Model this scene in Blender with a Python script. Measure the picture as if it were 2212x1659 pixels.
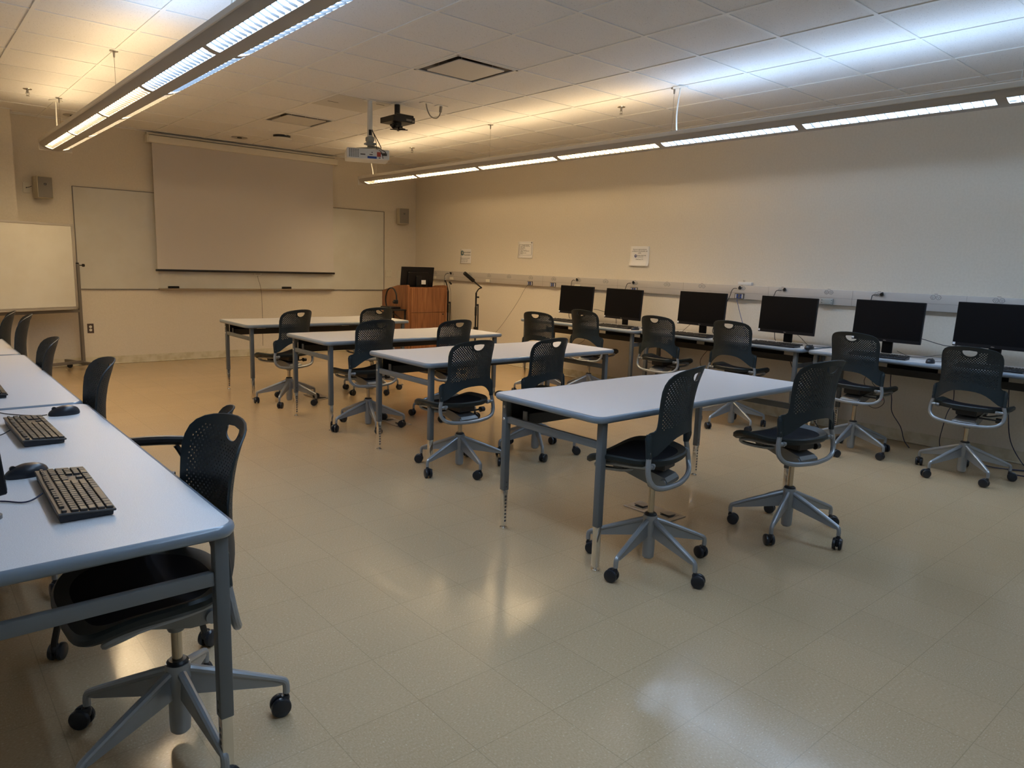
import bpy, bmesh, math, random
from mathutils import Vector, Matrix
from mathutils.geometry import delaunay_2d_cdt
random.seed(7)
PI = math.pi
sc = bpy.context.scene
C = sc.collection
for o in list(bpy.data.objects):
    bpy.data.objects.remove(o)

# ---------------------------------------------------------------- camera
CAMH = 1.4033
yaw, pitch, roll, FPX = .7127, -.1645, .0329, 1549.45
fw = Vector((math.sin(yaw)*math.cos(pitch), math.cos(yaw)*math.cos(pitch), math.sin(pitch)))
rt = Vector((math.cos(yaw), -math.sin(yaw), 0)); up = rt.cross(fw)
rt2 = math.cos(roll)*rt + math.sin(roll)*up; up2 = -math.sin(roll)*rt + math.cos(roll)*up
cam = bpy.data.cameras.new('camera'); cam.sensor_width = 36; cam.lens = FPX/2212*36; cam.clip_start = .02; cam.clip_end = 60
co = bpy.data.objects.new('camera', cam); C.objects.link(co); sc.camera = co
co.matrix_world = Matrix(((rt2.x, up2.x, -fw.x, 0), (rt2.y, up2.y, -fw.y, 0), (rt2.z, up2.z, -fw.z, CAMH), (0, 0, 0, 1)))

# ---------------------------------------------------------------- world, exposure, lamp strengths
w = bpy.data.worlds.new('world'); sc.world = w; w.use_nodes = True
w.node_tree.nodes['Background'].inputs[0].default_value = (.02, .02, .022, 1)
sc.view_settings.view_transform = 'Standard'; sc.view_settings.look = 'None'
sc.view_settings.gamma = 1; sc.view_settings.use_curve_mapping = False
sc.view_settings.exposure = 0.0
WARM = (1.0, .73, .41); COOL = (.49, .695, 1.0)
UP_W, UP_C, DN_W, DN_C = 4.8, 6.0, 48.0, 37.0      # emission of up-facing and down-facing lamps

CEIL = 2.906; XR = 6.567; YF = 10.13; XL = -.6; YB = -2.2
GX0, GY0, GDX, GDY = 2.645, 3.880, .6096, .6128

# ---------------------------------------------------------------- materials
M = {}
def mat(name, col, rough=.5, metal=0, spec=.5, emis=None, es=0, coat=0):
    m = bpy.data.materials.new(name); m.use_nodes = True
    b = m.node_tree.nodes['Principled BSDF']
    b.inputs['Base Color'].default_value = (*col, 1); b.inputs['Roughness'].default_value = rough
    b.inputs['Metallic'].default_value = metal; b.inputs['Specular IOR Level'].default_value = spec
    if coat: b.inputs['Coat Weight'].default_value = coat; b.inputs['Coat Roughness'].default_value = .08
    if emis: b.inputs['Emission Color'].default_value = (*emis, 1); b.inputs['Emission Strength'].default_value = es
    M[name] = m; return m
def N(m, typ, **k):
    n = m.node_tree.nodes.new(typ)
    for a, v in k.items(): setattr(n, a, v)
    return n
def L(m, a, b): m.node_tree.links.new(a, b)
def bsdf(m): return m.node_tree.nodes['Principled BSDF']
def noise_tex(m, scale, detail=3, rough=.5, coord='Object'):
    tc = N(m, 'ShaderNodeTexCoord'); n = N(m, 'ShaderNodeTexNoise')
    n.inputs['Scale'].default_value = scale; n.inputs['Detail'].default_value = detail; n.inputs['Roughness'].default_value = rough
    L(m, tc.outputs[coord], n.inputs['Vector']); return n, tc
def ramp(m, src, stops):
    r = N(m, 'ShaderNodeValToRGB'); e = r.color_ramp.elements
    while len(e) < len(stops): e.new(.5)
    for i, (p, c) in enumerate(stops): e[i].position = p; e[i].color = (*c, 1)
    L(m, src, r.inputs[0]); return r
def speckle(name, base, dark, light, scale, rough, lo=.38, hi=.62, bump=0, **k):
    m = mat(name, base, rough, **k); n, tc = noise_tex(m, scale, 2, .6)
    r = ramp(m, n.outputs['Fac'], [(lo, dark), ((lo+hi)/2, base), (hi, light)])
    L(m, r.outputs[0], bsdf(m).inputs['Base Color'])
    if bump:
        b = N(m, 'ShaderNodeBump'); b.inputs['Strength'].default_value = bump; b.inputs['Distance'].default_value = .002
        L(m, n.outputs['Fac'], b.inputs['Height']); L(m, b.outputs[0], bsdf(m).inputs['Normal'])
    return m

speckle('paint', (.71, .65, .545), (.695, .635, .53), (.725, .665, .56), 60, .75, bump=.12)
speckle('column_paint', (.71, .65, .545), (.695, .635, .53), (.725, .665, .56), 60, .75, bump=.12)
speckle('base_rubber', (.62, .57, .43), (.55, .49, .34), (.66, .61, .48), 9, .45)
mat('switch_white', (.72, .68, .57), .4)
speckle('laminate', (.64, .63, .635), (.585, .575, .58), (.695, .685, .69), 420, .38)
mat('edge_blue', (.185, .225, .27), .28, coat=.3)
mat('leg_grey', (.115, .125, .127), .38, .1)
mat('rail_grey', (.15, .16, .163), .38, .1)
mat('chrome', (.78, .76, .72), .13, 1)
mat('tray_black', (.012, .013, .016), .45)
mat('beam_black', (.035, .034, .033), .5)
mat('shell', (.013, .0215, .026), .45, spec=.4)
mat('seat_rim', (.011, .016, .016), .45, spec=.35)
mat('silver', (.29, .305, .315), .33, .5)
mat('silver_dk', (.22, .225, .225), .4, .5)
mat('gas', (.50, .43, .33), .2, 1)  # chrome column; its brown reflection is put into the base colour
mat('black', (.008, .008, .009), .4)
mat('black_soft', (.010, .010, .012), .75)
mat('wheel', (.010, .012, .017), .32)
mat('red', (.55, .03, .025), .4)
mat('alu', (.48, .45, .41), .35, .7)
mat('alu_dark', (.20, .185, .165), .4, .5)
mat('screen_lcd', (.003, .003, .004), .35, spec=.16)
mat('screen_bezel', (.006, .006, .008), .4, spec=.3)
mat('sticker', (.75, .76, .77), .5)
mat('key', (.045, .037, .030), .38)
mat('key_dark', (.011, .010, .010), .5, spec=.3)
mat('kb_body', (.035, .029, .025), .42)
mat('kb_side', (.010, .010, .014), .45)
mat('mouse', (.016, .018, .024), .33)
mat('cable_black', (.010, .010, .014), .5)
mat('cable_blue', (.05, .09, .25), .45)
mat('cable_navy', (.012, .014, .05), .45)
mat('cable_grey', (.15, .13, .10), .6)
mat('cable_white', (.80, .78, .72), .4)
mat('steel', (.33, .31, .28), .38, .8)
mat('fix_body', (.40, .38, .35), .45)
mat('fix_lip', (.66, .63, .57), .35)
mat('slat', (.03, .03, .03), .5)  # reflective blades painted near-black, their dark look against the lamps put into colour
mat('plastic_white', (.72, .72, .70), .35)
mat('paper', (.82, .80, .77), .7)
mat('ink', (.05, .045, .04), .7)
mat('ink_teal', (.04, .15, .19), .6)
mat('ink_blue', (.02, .06, .28), .6)
mat('ink_red', (.45, .07, .04), .6)
mat('spk_grille', (.235, .215, .185), .6)
mat('spk_body', (.55, .50, .38), .5)
mat('plate_brown', (.08, .055, .045), .5)
mat('board_white', (.66, .645, .585), .16)
mat('fabric_screen', (.62, .585, .555), .85)
mat('housing', (.74, .70, .60), .45)
mat('raceway', (.53, .495, .455), .42, .1)
mat('socket_grey', (.52, .50, .47), .45)
mat('socket_dark', (.07, .065, .06), .5)
mat('box_grey', (.34, .36, .34), .45)
mat('floorplate', (.30, .25, .20), .4, .5)
mat('stand_grey', (.19, .175, .16), .4, .3)
mat('foam', (.012, .012, .012), .95)
mat('recess_dark', (.02, .018, .016), .7)
mat('vent_plate', (.62, .60, .56), .4)
mat('tee', (.80, .79, .76), .5)
mat('clear_screw', (.6, .58, .52), .3, .8)
# whiteboard ghost marks
m = M['board_white']; n, tc = noise_tex(m, 1.6, 4, .6)
r = ramp(m, n.outputs['Fac'], [(.35, (.61, .585, .515)), (.6, (.66, .645, .585))]); L(m, r.outputs[0], bsdf(m).inputs['Base Color'])
# lectern wood
m = mat('wood', (.3, .12, .05), .38); tc = N(m, 'ShaderNodeTexCoord'); mp = N(m, 'ShaderNodeMapping'); mp.inputs['Scale'].default_value = (1, 1, .07)
n1 = N(m, 'ShaderNodeTexNoise'); n1.inputs['Scale'].default_value = 38; n1.inputs['Detail'].default_value = 5; n1.inputs['Distortion'].default_value = .6
L(m, tc.outputs['Object'], mp.inputs[0]); L(m, mp.outputs[0], n1.inputs['Vector'])
r = ramp(m, n1.outputs['Fac'], [(.3, (.165, .062, .024)), (.52, (.255, .102, .040)), (.72, (.34, .148, .060))]); L(m, r.outputs[0], bsdf(m).inputs['Base Color'])
# seat mesh fabric (open weave)
m = mat('seat_mesh', (.008, .009, .013), .85, spec=.15); n = N(m, 'ShaderNodeTexWave'); n.inputs['Scale'].default_value = 130
tc = N(m, 'ShaderNodeTexCoord'); L(m, tc.outputs['Object'], n.inputs['Vector'])
r = ramp(m, n.outputs['Fac'], [(.45, (.003, .003, .005)), (.7, (.010, .011, .015))]); L(m, r.outputs[0], bsdf(m).inputs['Base Color'])
# floor: vinyl composition tile
m = mat('vct', (.47, .39, .25), .22, coat=.0); tc = N(m, 'ShaderNodeTexCoord')
sep = N(m, 'ShaderNodeSeparateXYZ'); L(m, tc.outputs['Object'], sep.inputs[0])
def mth(op, a, b=None, c=None):
    n = N(m, 'ShaderNodeMath', operation=op)
    for i, v in enumerate((a, b, c)):
        if v is None: continue
        if isinstance(v, (int, float)): n.inputs[i].default_value = v
        else: L(m, v, n.inputs[i])
    return n.outputs[0]
TS = .3048
tx = mth('DIVIDE', mth('SUBTRACT', sep.outputs[0], (4.9024-40)*TS), TS); ty = mth('DIVIDE', mth('SUBTRACT', sep.outputs[1], (5.853-40)*TS), TS)
fx = mth('ABSOLUTE', mth('SUBTRACT', mth('FRACT', tx), .5)); fy = mth('ABSOLUTE', mth('SUBTRACT', mth('FRACT', ty), .5))
edge = mth('GREATER_THAN', mth('MAXIMUM', fx, fy), .4955)
cell = N(m, 'ShaderNodeCombineXYZ'); L(m, mth('FLOOR', tx), cell.inputs[0]); L(m, mth('FLOOR', ty), cell.inputs[1])
wn = N(m, 'ShaderNodeTexWhiteNoise', noise_dimensions='2D'); L(m, cell.outputs[0], wn.inputs['Vector'])
# streaky chips: direction flips tile by tile
chk = mth('FRACT', mth('MULTIPLY', mth('ADD', mth('FLOOR', tx), mth('FLOOR', ty)), .5))
sA = mth('ADD', 110, mth('MULTIPLY', mth('GREATER_THAN', chk, .25), 110)); sB = mth('SUBTRACT', 330, sA)
cv = N(m, 'ShaderNodeCombineXYZ'); L(m, mth('MULTIPLY', sep.outputs[0], sA), cv.inputs[0]); L(m, mth('MULTIPLY', sep.outputs[1], sB), cv.inputs[1])
nz = N(m, 'ShaderNodeTexNoise'); nz.inputs['Scale'].default_value = 1; nz.inputs['Detail'].default_value = 2; L(m, cv.outputs[0], nz.inputs['Vector'])
base = ramp(m, nz.outputs['Fac'], [(.28, (.385, .28, .156)), (.5, (.438, .317, .186)), (.66, (.472, .348, .212)), (.75, (.60, .51, .36))])
big = N(m, 'ShaderNodeTexNoise'); big.inputs['Scale'].default_value = 1.3; big.inputs['Detail'].default_value = 3; L(m, tc.outputs['Object'], big.inputs['Vector'])
hs = N(m, 'ShaderNodeHueSaturation'); L(m, base.outputs[0], hs.inputs['Color'])
L(m, mth('ADD', .88, mth('ADD', mth('MULTIPLY', wn.outputs['Value'], .035), mth('MULTIPLY', big.outputs['Fac'], .17))), hs.inputs['Value'])
mx = N(m, 'ShaderNodeMix', data_type='RGBA'); mx.inputs[7].default_value = (.20, .155, .085, 1)
L(m, mth('MULTIPLY', edge, .4), mx.inputs[0]); L(m, hs.outputs[0], mx.inputs[6])
# scuffs
sn = N(m, 'ShaderNodeTexNoise'); sn.inputs['Scale'].default_value = 5.5; sn.inputs['Detail'].default_value = 1; sn.inputs['Distortion'].default_value = 2.5; L(m, tc.outputs['Object'], sn.inputs['Vector'])
sc1 = mth('MULTIPLY', mth('LESS_THAN', mth('ABSOLUTE', mth('SUBTRACT', sn.outputs['Fac'], .30)), .0016), .35)
mx2 = N(m, 'ShaderNodeMix', data_type='RGBA'); mx2.inputs[7].default_value = (.14, .11, .07, 1)
mx2.inputs[0].default_value = 0.0; L(m, mx.outputs[2], mx2.inputs[6]); L(m, mx2.outputs[2], bsdf(m).inputs['Base Color'])
rn = N(m, 'ShaderNodeTexNoise'); rn.inputs['Scale'].default_value = 2.2; rn.inputs['Detail'].default_value = 4; L(m, tc.outputs['Object'], rn.inputs['Vector'])
bsdf(m).inputs['Roughness'].default_value = .17
bp = N(m, 'ShaderNodeBump'); bp.inputs['Strength'].default_value = .16; bp.inputs['Distance'].default_value = .01
b2 = N(m, 'ShaderNodeTexNoise'); b2.inputs['Scale'].default_value = 5; b2.inputs['Detail'].default_value = 2; L(m, tc.outputs['Object'], b2.inputs['Vector'])
L(m, b2.outputs['Fac'], bp.inputs['Height']); L(m, bp.outputs[0], bsdf(m).inputs['Normal'])
# ceiling tile: fissured mineral board
m = mat('ceiling_tile', (.80, .79, .775), .9); n, tc = noise_tex(m, 150, 2, .7)
n.inputs['Distortion'].default_value = 1.2
r = ramp(m, n.outputs['Fac'], [(.30, (.32, .315, .305)), (.375, (.80, .79, .775))]); L(m, r.outputs[0], bsdf(m).inputs['Base Color'])
b = N(m, 'ShaderNodeBump'); b.inputs['Strength'].default_value = .4; b.inputs['Distance'].default_value = .003
L(m, n.outputs['Fac'], b.inputs['Height']); L(m, b.outputs[0], bsdf(m).inputs['Normal'])
mat('lamp_up_warm', (.9, .9, .9), .5, emis=WARM, es=UP_W); mat('lamp_up_cool', (.9, .9, .9), .5, emis=COOL, es=UP_C)
mat('lamp_dn_warm', (.9, .9, .9), .5, emis=WARM, es=DN_W); mat('lamp_dn_cool', (.9, .9, .9), .5, emis=COOL, es=DN_C)

# ---------------------------------------------------------------- mesh helpers
def BM(): return bmesh.new()
def xf(bm, vs, mtx):
    for v in vs: v.co = mtx @ v.co
def box(bm, c, s, rot=None, bev=0, seg=1):
    r = bmesh.ops.create_cube(bm, size=1); vs = r['verts']
    for v in vs: v.co = Vector((v.co.x*s[0], v.co.y*s[1], v.co.z*s[2]))
    if bev:
        es = list({e for v in vs for e in v.link_edges})
        g = bmesh.ops.bevel(bm, geom=es, offset=bev, segments=seg, affect='EDGES', profile=.5)
        vs = list({v for f in g['faces'] for v in f.verts} | {v for v in vs if v.is_valid})
    mt = Matrix.Translation(c)
    if rot is not None: mt = mt @ (rot if isinstance(rot, Matrix) else Matrix.Rotation(rot, 4, 'Z'))
    xf(bm, vs, mt); return vs
def bx(bm, x0, x1, y0, y1, z0, z1, bev=0, seg=1):
    return box(bm, ((x0+x1)/2, (y0+y1)/2, (z0+z1)/2), (x1-x0, y1-y0, z1-z0), None, bev, seg)
def cyl(bm, p1, p2, r1, r2=None, seg=16, caps=True):
    p1, p2 = Vector(p1), Vector(p2); d = p2-p1
    if r2 is None: r2 = r1
    r = bmesh.ops.create_cone(bm, cap_ends=caps, segments=seg, radius1=r1, radius2=r2, depth=d.length)
    q = d.to_track_quat('Z', 'Y').to_matrix().to_4x4()
    xf(bm, r['verts'], Matrix.Translation((p1+p2)/2) @ q); return r['verts']
def smooth_path(pts, n=5):
    P = [Vector(p) for p in pts]
    if len(P) < 3: return P
    out = []
    for i in range(len(P)-1):
        p0 = P[max(i-1, 0)]; p1 = P[i]; p2 = P[i+1]; p3 = P[min(i+2, len(P)-1)]
        for k in range(n):
            t = k/n
            out.append(.5*((2*p1)+(p2-p0)*t+(2*p0-5*p1+4*p2-p3)*t*t+(3*p1-p0-3*p2+p3)*t**3))
    out.append(P[-1]); return out
def tube(bm, pts, r, seg=8, n=5, caps=True):
    P = smooth_path(pts, n) if n > 1 else [Vector(p) for p in pts]
    rings = []; t = (P[1]-P[0]).normalized()
    nrm = t.orthogonal().normalized()
    for i, p in enumerate(P):
        tn = (P[min(i+1, len(P)-1)]-P[max(i-1, 0)])
        if tn.length < 1e-9: tn = t
        tn.normalize(); nrm = (nrm-tn*nrm.dot(tn))
        if nrm.length < 1e-6: nrm = tn.orthogonal()
        nrm.normalize(); b = tn.cross(nrm); t = tn
        rr = r[min(i*len(r)//len(P), len(r)-1)] if isinstance(r, (list, tuple)) else r
        rings.append([bm.verts.new(p+(nrm*math.cos(a)+b*math.sin(a))*rr) for a in [2*PI*k/seg for k in range(seg)]])
    for a, b in zip(rings, rings[1:]):
        for k in range(seg): bm.faces.new((a[k], a[(k+1) % seg], b[(k+1) % seg], b[k]))
    if caps: bm.faces.new(rings[0][::-1]); bm.faces.new(rings[-1])
def lathe(bm, prof, c=(0, 0, 0), seg=24, mtx=None):
    rings = []
    for r, z in prof:
        rings.append([bm.verts.new(Vector((c[0]+r*math.cos(2*PI*k/seg), c[1]+r*math.sin(2*PI*k/seg), c[2]+z))) for k in range(seg)])
    for a, b in zip(rings, rings[1:]):
        for k in range(seg): bm.faces.new((a[k], a[(k+1) % seg], b[(k+1) % seg], b[k]))
    if prof[0][0] > 1e-5: bm.faces.new(rings[0][::-1])
    if prof[-1][0] > 1e-5: bm.faces.new(rings[-1])
    if mtx:
        for rg in rings: xf(bm, rg, mtx)
def prism(bm, poly, z0, z1, mtx=None):
    a = [bm.verts.new((p[0], p[1], z0)) for p in poly]; b = [bm.verts.new((p[0], p[1], z1)) for p in poly]
    n = len(poly); bm.faces.new(a[::-1]); bm.faces.new(b)
    for i in range(n): bm.faces.new((a[i], a[(i+1) % n], b[(i+1) % n], b[i]))
    if mtx: xf(bm, a+b, mtx)
def grid_surf(bm, fn, nu, nv):
    g = [[bm.verts.new(fn(i/nu, j/nv)) for j in range(nv+1)] for i in range(nu+1)]
    for i in range(nu):
        for j in range(nv): bm.faces.new((g[i][j], g[i+1][j], g[i+1][j+1], g[i][j+1]))
def rrect(x0, x1, y0, y1, r, k=5):
    out = []
    for cx, cy, a0 in ((x1-r, y1-r, 0), (x0+r, y1-r, PI/2), (x0+r, y0+r, PI), (x1-r, y0+r, 1.5*PI)):
        for i in range(k+1):
            a = a0+PI/2*i/k; out.append((cx+r*math.cos(a), cy+r*math.sin(a)))
    return out
def obj(name, bm, mt, parent=None, loc=None, rot=None, smooth=35, label=None):
    bmesh.ops.recalc_face_normals(bm, faces=bm.faces)
    me = bpy.data.meshes.new(name); bm.to_mesh(me); bm.free()
    for x in (mt if isinstance(mt, (list, tuple)) else [mt]): me.materials.append(M[x])
    if smooth:
        me.shade_smooth(); me.set_sharp_from_angle(angle=math.radians(smooth))
    o = bpy.data.objects.new(name, me); C.objects.link(o)
    if parent: o.parent = parent
    if loc: o.location = loc
    if rot is not None:
        o.rotation_euler = rot if isinstance(rot, (tuple, list)) else (0, 0, rot)
    if label: o['label'] = label
    return o
def tag(o, label, cat, group=None, kind=None):
    o['label'] = label; o['category'] = cat
    if group: o['group'] = group
    if kind: o['kind'] = kind
    return o
def thing(name, label, cat, loc=(0, 0, 0), rz=0, group=None):
    o = bpy.data.objects.new(name, None); C.objects.link(o); o.empty_display_size = .05
    o.location = loc; o.rotation_euler = rz if isinstance(rz, tuple) else (0, 0, rz)
    return tag(o, label, cat, group)
def struct(name, bm, mt, label=None, **k):
    o = obj(name, bm, mt, **k); o['kind'] = 'structure'
    if label: o['label'] = label
    return o
def kids(o): return [c for c in bpy.data.objects if c.parent == o]
def copy_tree(o, parent=None):
    c = o.copy(); C.objects.link(c)
    if parent: c.parent = parent
    for ch in kids(o): copy_tree(ch, c)
    return c
def dup(root, label, loc, rz=0):
    c = copy_tree(root); c['label'] = label; c.location = loc; c.rotation_euler = rz if isinstance(rz, tuple) else (0, 0, rz); return c
def text_bm(s, size, mtx, bm=None, align='CENTER', ext=.0003):
    cu = bpy.data.curves.new('t', 'FONT'); cu.body = s; cu.size = size; cu.align_x = align; cu.align_y = 'CENTER'; cu.extrude = ext
    cu.resolution_u = 2
    t = bpy.data.objects.new('t', cu); C.objects.link(t)
    me = bpy.data.meshes.new_from_object(t); bpy.data.objects.remove(t); bpy.data.curves.remove(cu)
    me.transform(mtx)
    if bm is None: bm = BM()
    bm.from_mesh(me); bpy.data.meshes.remove(me); return bm

# ---------------------------------------------------------------- room shell
bm = BM(); bx(bm, XL-.1, XR+.1, YB-.1, YF+.1, -.1, 0); struct('floor', bm, 'vct', 'beige speckled vinyl tile floor with glossy wax', smooth=0)
bm = BM()
vx0, vx1 = GX0+GDX+.012, GX0+2*GDX-.012; ycuts = [YB-.1, GY0+GDY+.012, GY0+2*GDY-.012, GY0+6*GDY+.012, GY0+7*GDY-.012, YF+.1]
bx(bm, XL-.1, vx0, YB-.1, YF+.1, CEIL, CEIL+.1); bx(bm, vx1, XR+.1, YB-.1, YF+.1, CEIL, CEIL+.1)
for q in (0, 2, 4): bx(bm, vx0, vx1, ycuts[q], ycuts[q+1], CEIL, CEIL+.1)
struct('ceiling', bm, 'ceiling_tile', 'white fissured acoustic tile ceiling', smooth=0)
bm = BM(); bx(bm, XR, XR+.1, YB-.1, YF+.1, 0, CEIL); struct('wall_right', bm, 'paint', 'long cream wall behind the computer desks', smooth=0)
bm = BM(); bx(bm, XL-.1, XR, YF, YF+.1, 0, CEIL); struct('wall_front', bm, 'paint', 'cream front wall with screen and whiteboard', smooth=0)
bm = BM(); bx(bm, XL-.1, XL, YB, YF, 0, CEIL); struct('wall_left', bm, 'paint', smooth=0)
bm = BM(); bx(bm, XL, XR, YB-.1, YB, 0, CEIL); struct('wall_back', bm, 'paint', smooth=0)
bm = BM(); bx(bm, XL, 1.13, 9.84, YF, 0, CEIL); struct('wall_pier', bm, 'column_paint', 'cream wall pier in the front left corner', smooth=0)
# ceiling grid tees
bm = BM()
k = -6
for i in range(-6, 8):
    x = GX0+i*GDX
    if XL < x < XR: bx(bm, x-.012, x+.012, YB, YF, CEIL-.006, CEIL+.002)
for j in range(-11, 12):
    y = GY0+j*GDY
    if YB < y < YF: bx(bm, XL, XR, y-.012, y+.012, CEIL-.0055, CEIL+.002)
bx(bm, XR-.022, XR, YB, YF, CEIL-.008, CEIL+.002); bx(bm, XL, XR, YF-.022, YF, CEIL-.0075, CEIL+.002); bx(bm, XL, 1.15, 9.818, 9.84, CEIL-.007, CEIL+.002)
struct('trim_1', bm, 'tee', 'white metal tee grid of the ceiling', smooth=0)
def cove(bm, x0, x1, y0, y1): bx(bm, x0, x1, y0, y1, 0, .10)
bm = BM(); bx(bm, 1.13, XR, YF-.006, YF, 0, .10, .002); bx(bm, 1.13, XR, YF-.014, YF-.004, 0, .014, .004); struct('baseboard_front', bm, 'base_rubber', 'cream rubber cove base along the front wall')
bm = BM(); bx(bm, XR-.006, XR, YB, YF, 0, .10, .002); bx(bm, XR-.014, XR-.004, YB, YF, 0, .014, .004); struct('baseboard_right', bm, 'base_rubber', 'cream rubber cove base under the computer desks')
bm = BM(); bx(bm, XL, 1.136, 9.834, 9.84, 0, .10, .002); struct('baseboard_left', bm, 'base_rubber')

# ---------------------------------------------------------------- pendant light fixtures
SEC = [8.98, 7.735, 6.49, 5.245, 4.0, 2.755, 1.51, .265, -.98]
def fixture(xc, warm_n, label, cables, feeds):
    t = thing('pendant_light', label, 'ceiling light', (xc, 4.0, 2.42), 0, 'suspended linear light fixtures')
    lc = lambda v: (v[0]-xc, v[1]-4.0, v[2]-2.42)
    ZR, ZB_, HW = 2.505, 2.425, .15
    def zc(x): return ZR-(ZR-ZB_)*math.sqrt(max(0, 1-(x/HW)**2))
    def strip(bm, xa, xb, y0, y1, th=.006, n=5):
        # curved bottom sheet between xa and xb
        pts = [(xa+(xb-xa)*i/n) for i in range(n+1)]
        lo = [(x, zc(x)) for x in pts]; hi = [(x, zc(x)+th) for x in reversed(pts)]
        poly = lo+hi
        a = [bm.verts.new((p[0], y0-4, p[1]-2.42)) for p in poly]; b = [bm.verts.new((p[0], y1-4, p[1]-2.42)) for p in poly]
        m_ = len(poly); bm.faces.new(a); bm.faces.new(b[::-1])
        for i in range(m_): bm.faces.new((a[i], b[i], b[(i+1) % m_], a[(i+1) % m_]))
    y1, y0 = SEC[0]+.10, SEC[-1]-.06
    bm = BM()
    for s in (-1, 1): strip(bm, s*.112, s*.149, y0, y1)
    strip(bm, -.045, .045, y0, y1)
    for i, ys in enumerate(SEC):
        for s in (-1, 1): strip(bm, s*.045, s*.112, ys-.03 if i else ys-.005, ys+.03 if i else y1, n=4)
    bx(bm, -.128, .128, y0-4+.01, y1-4-.01, .056, .062)      # added unseen plate, blocks diffuser light from leaking up to the ceiling
    obj('housing', bm, 'fix_body', t)
    bm = BM()      # pale upper lip
    for s in (-1, 1): bx(bm, s*.150-.006, s*.150+.006, y0-4, y1-4, .072, .105, .003)
    bx(bm, -.15, .15, y1-4-.004, y1-4+.010, .0, .100, .003)
    obj('rim', bm, 'fix_lip', t)
    for i in range(len(SEC)-1):
        a, b = SEC[i+1]+.03, SEC[i]-(.03 if i else .005)
        kind = 'warm' if i < warm_n else 'cool'
        lb = 'warm yellow lamp' if kind == 'warm' else 'cool bluish lamp'
        bm = BM(); bx(bm, -.10, .10, a-4+.02, b-4-.02, .086, .090); obj('lamp_tube', bm, 'lamp_up_'+kind, t, smooth=0, label=lb)
        bm = BM()
        for s in (-1, 1): bx(bm, min(s*.047, s*.110), max(s*.047, s*.110), a-4, b-4, .046, .050)
        obj('diffuser', bm, 'lamp_dn_'+kind, t, smooth=0, label=lb)
        ns = 19
        for s in (-1, 1):
            bm = BM(); top = []; poly = [(.115, a)]
            for q in range(1, ns):
                yy = a+(b-a)*q/ns
                poly += [(.111, yy-.0016), (.090, yy-.0016), (.068, yy-.0016), (.045, yy-.0016), (.045, yy+.0016), (.068, yy+.0016), (.090, yy+.0016), (.111, yy+.0016)]
            poly += [(.111, b), (.115, b)]
            poly[0] = (.111, a); poly.append((.115, a))
            lo = [bm.verts.new((s*x, y-4, zc(x)-2.42)) for x, y in poly]; hi = [bm.verts.new((s*x, y-4, zc(x)-2.42+.009)) for x, y in poly]
            n_ = len(poly)
            for q in range(n_): bm.faces.new((lo[q], lo[(q+1) % n_], hi[(q+1) % n_], hi[q]))
            for q in range(ns-1):
                k0 = 1+8*q
                for e_ in range(3):
                    for R_l in (lo, hi): bm.faces.new((R_l[k0+e_], R_l[k0+e_+1], R_l[k0+6-e_], R_l[k0+7-e_]))
            obj('louver', bm, 'slat', t, smooth=0)
    for y in cables:
        bm = BM(); tube(bm, [(0, y-4, .10), (0, y-4, CEIL-2.42-.04)], .0016, 6, 1); cyl(bm, (0, y-4, CEIL-2.42-.05), (0, y-4, CEIL-2.42-.007), .006, .009, 10)
        cyl(bm, (0, y-4, CEIL-2.42-.008), (0, y-4, CEIL-2.42-.003), .03, .03, 20)
        obj('suspension_cable', bm, 'steel', t)
    for y, dx in feeds:
        bm = BM(); tube(bm, [(0, y-4, .09), (.0, y-4+.015, .18), (dx, y-4+.02, .30), (dx, y-4, CEIL-2.42-.01)], .0065, 8, 6)
        cyl(bm, (dx, y-4, CEIL-2.42-.012), (dx, y-4, CEIL-2.42-.003), .062, .062, 24)
        obj('feed_cord', bm, 'cable_white', t)
    return t
fixture(1.42, 3, 'long louvred light fixture hanging over the left row of desks', [8.72, 6.38, 3.90, 1.45, -.7], [(8.90, 0), (3.94, .03)])
fixture(5.10, 4, 'long louvred light fixture hanging along the right wall side', [8.86, 6.40, 3.95, 1.45, -.7], [(8.93, -.02), (3.89, .0)])

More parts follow.
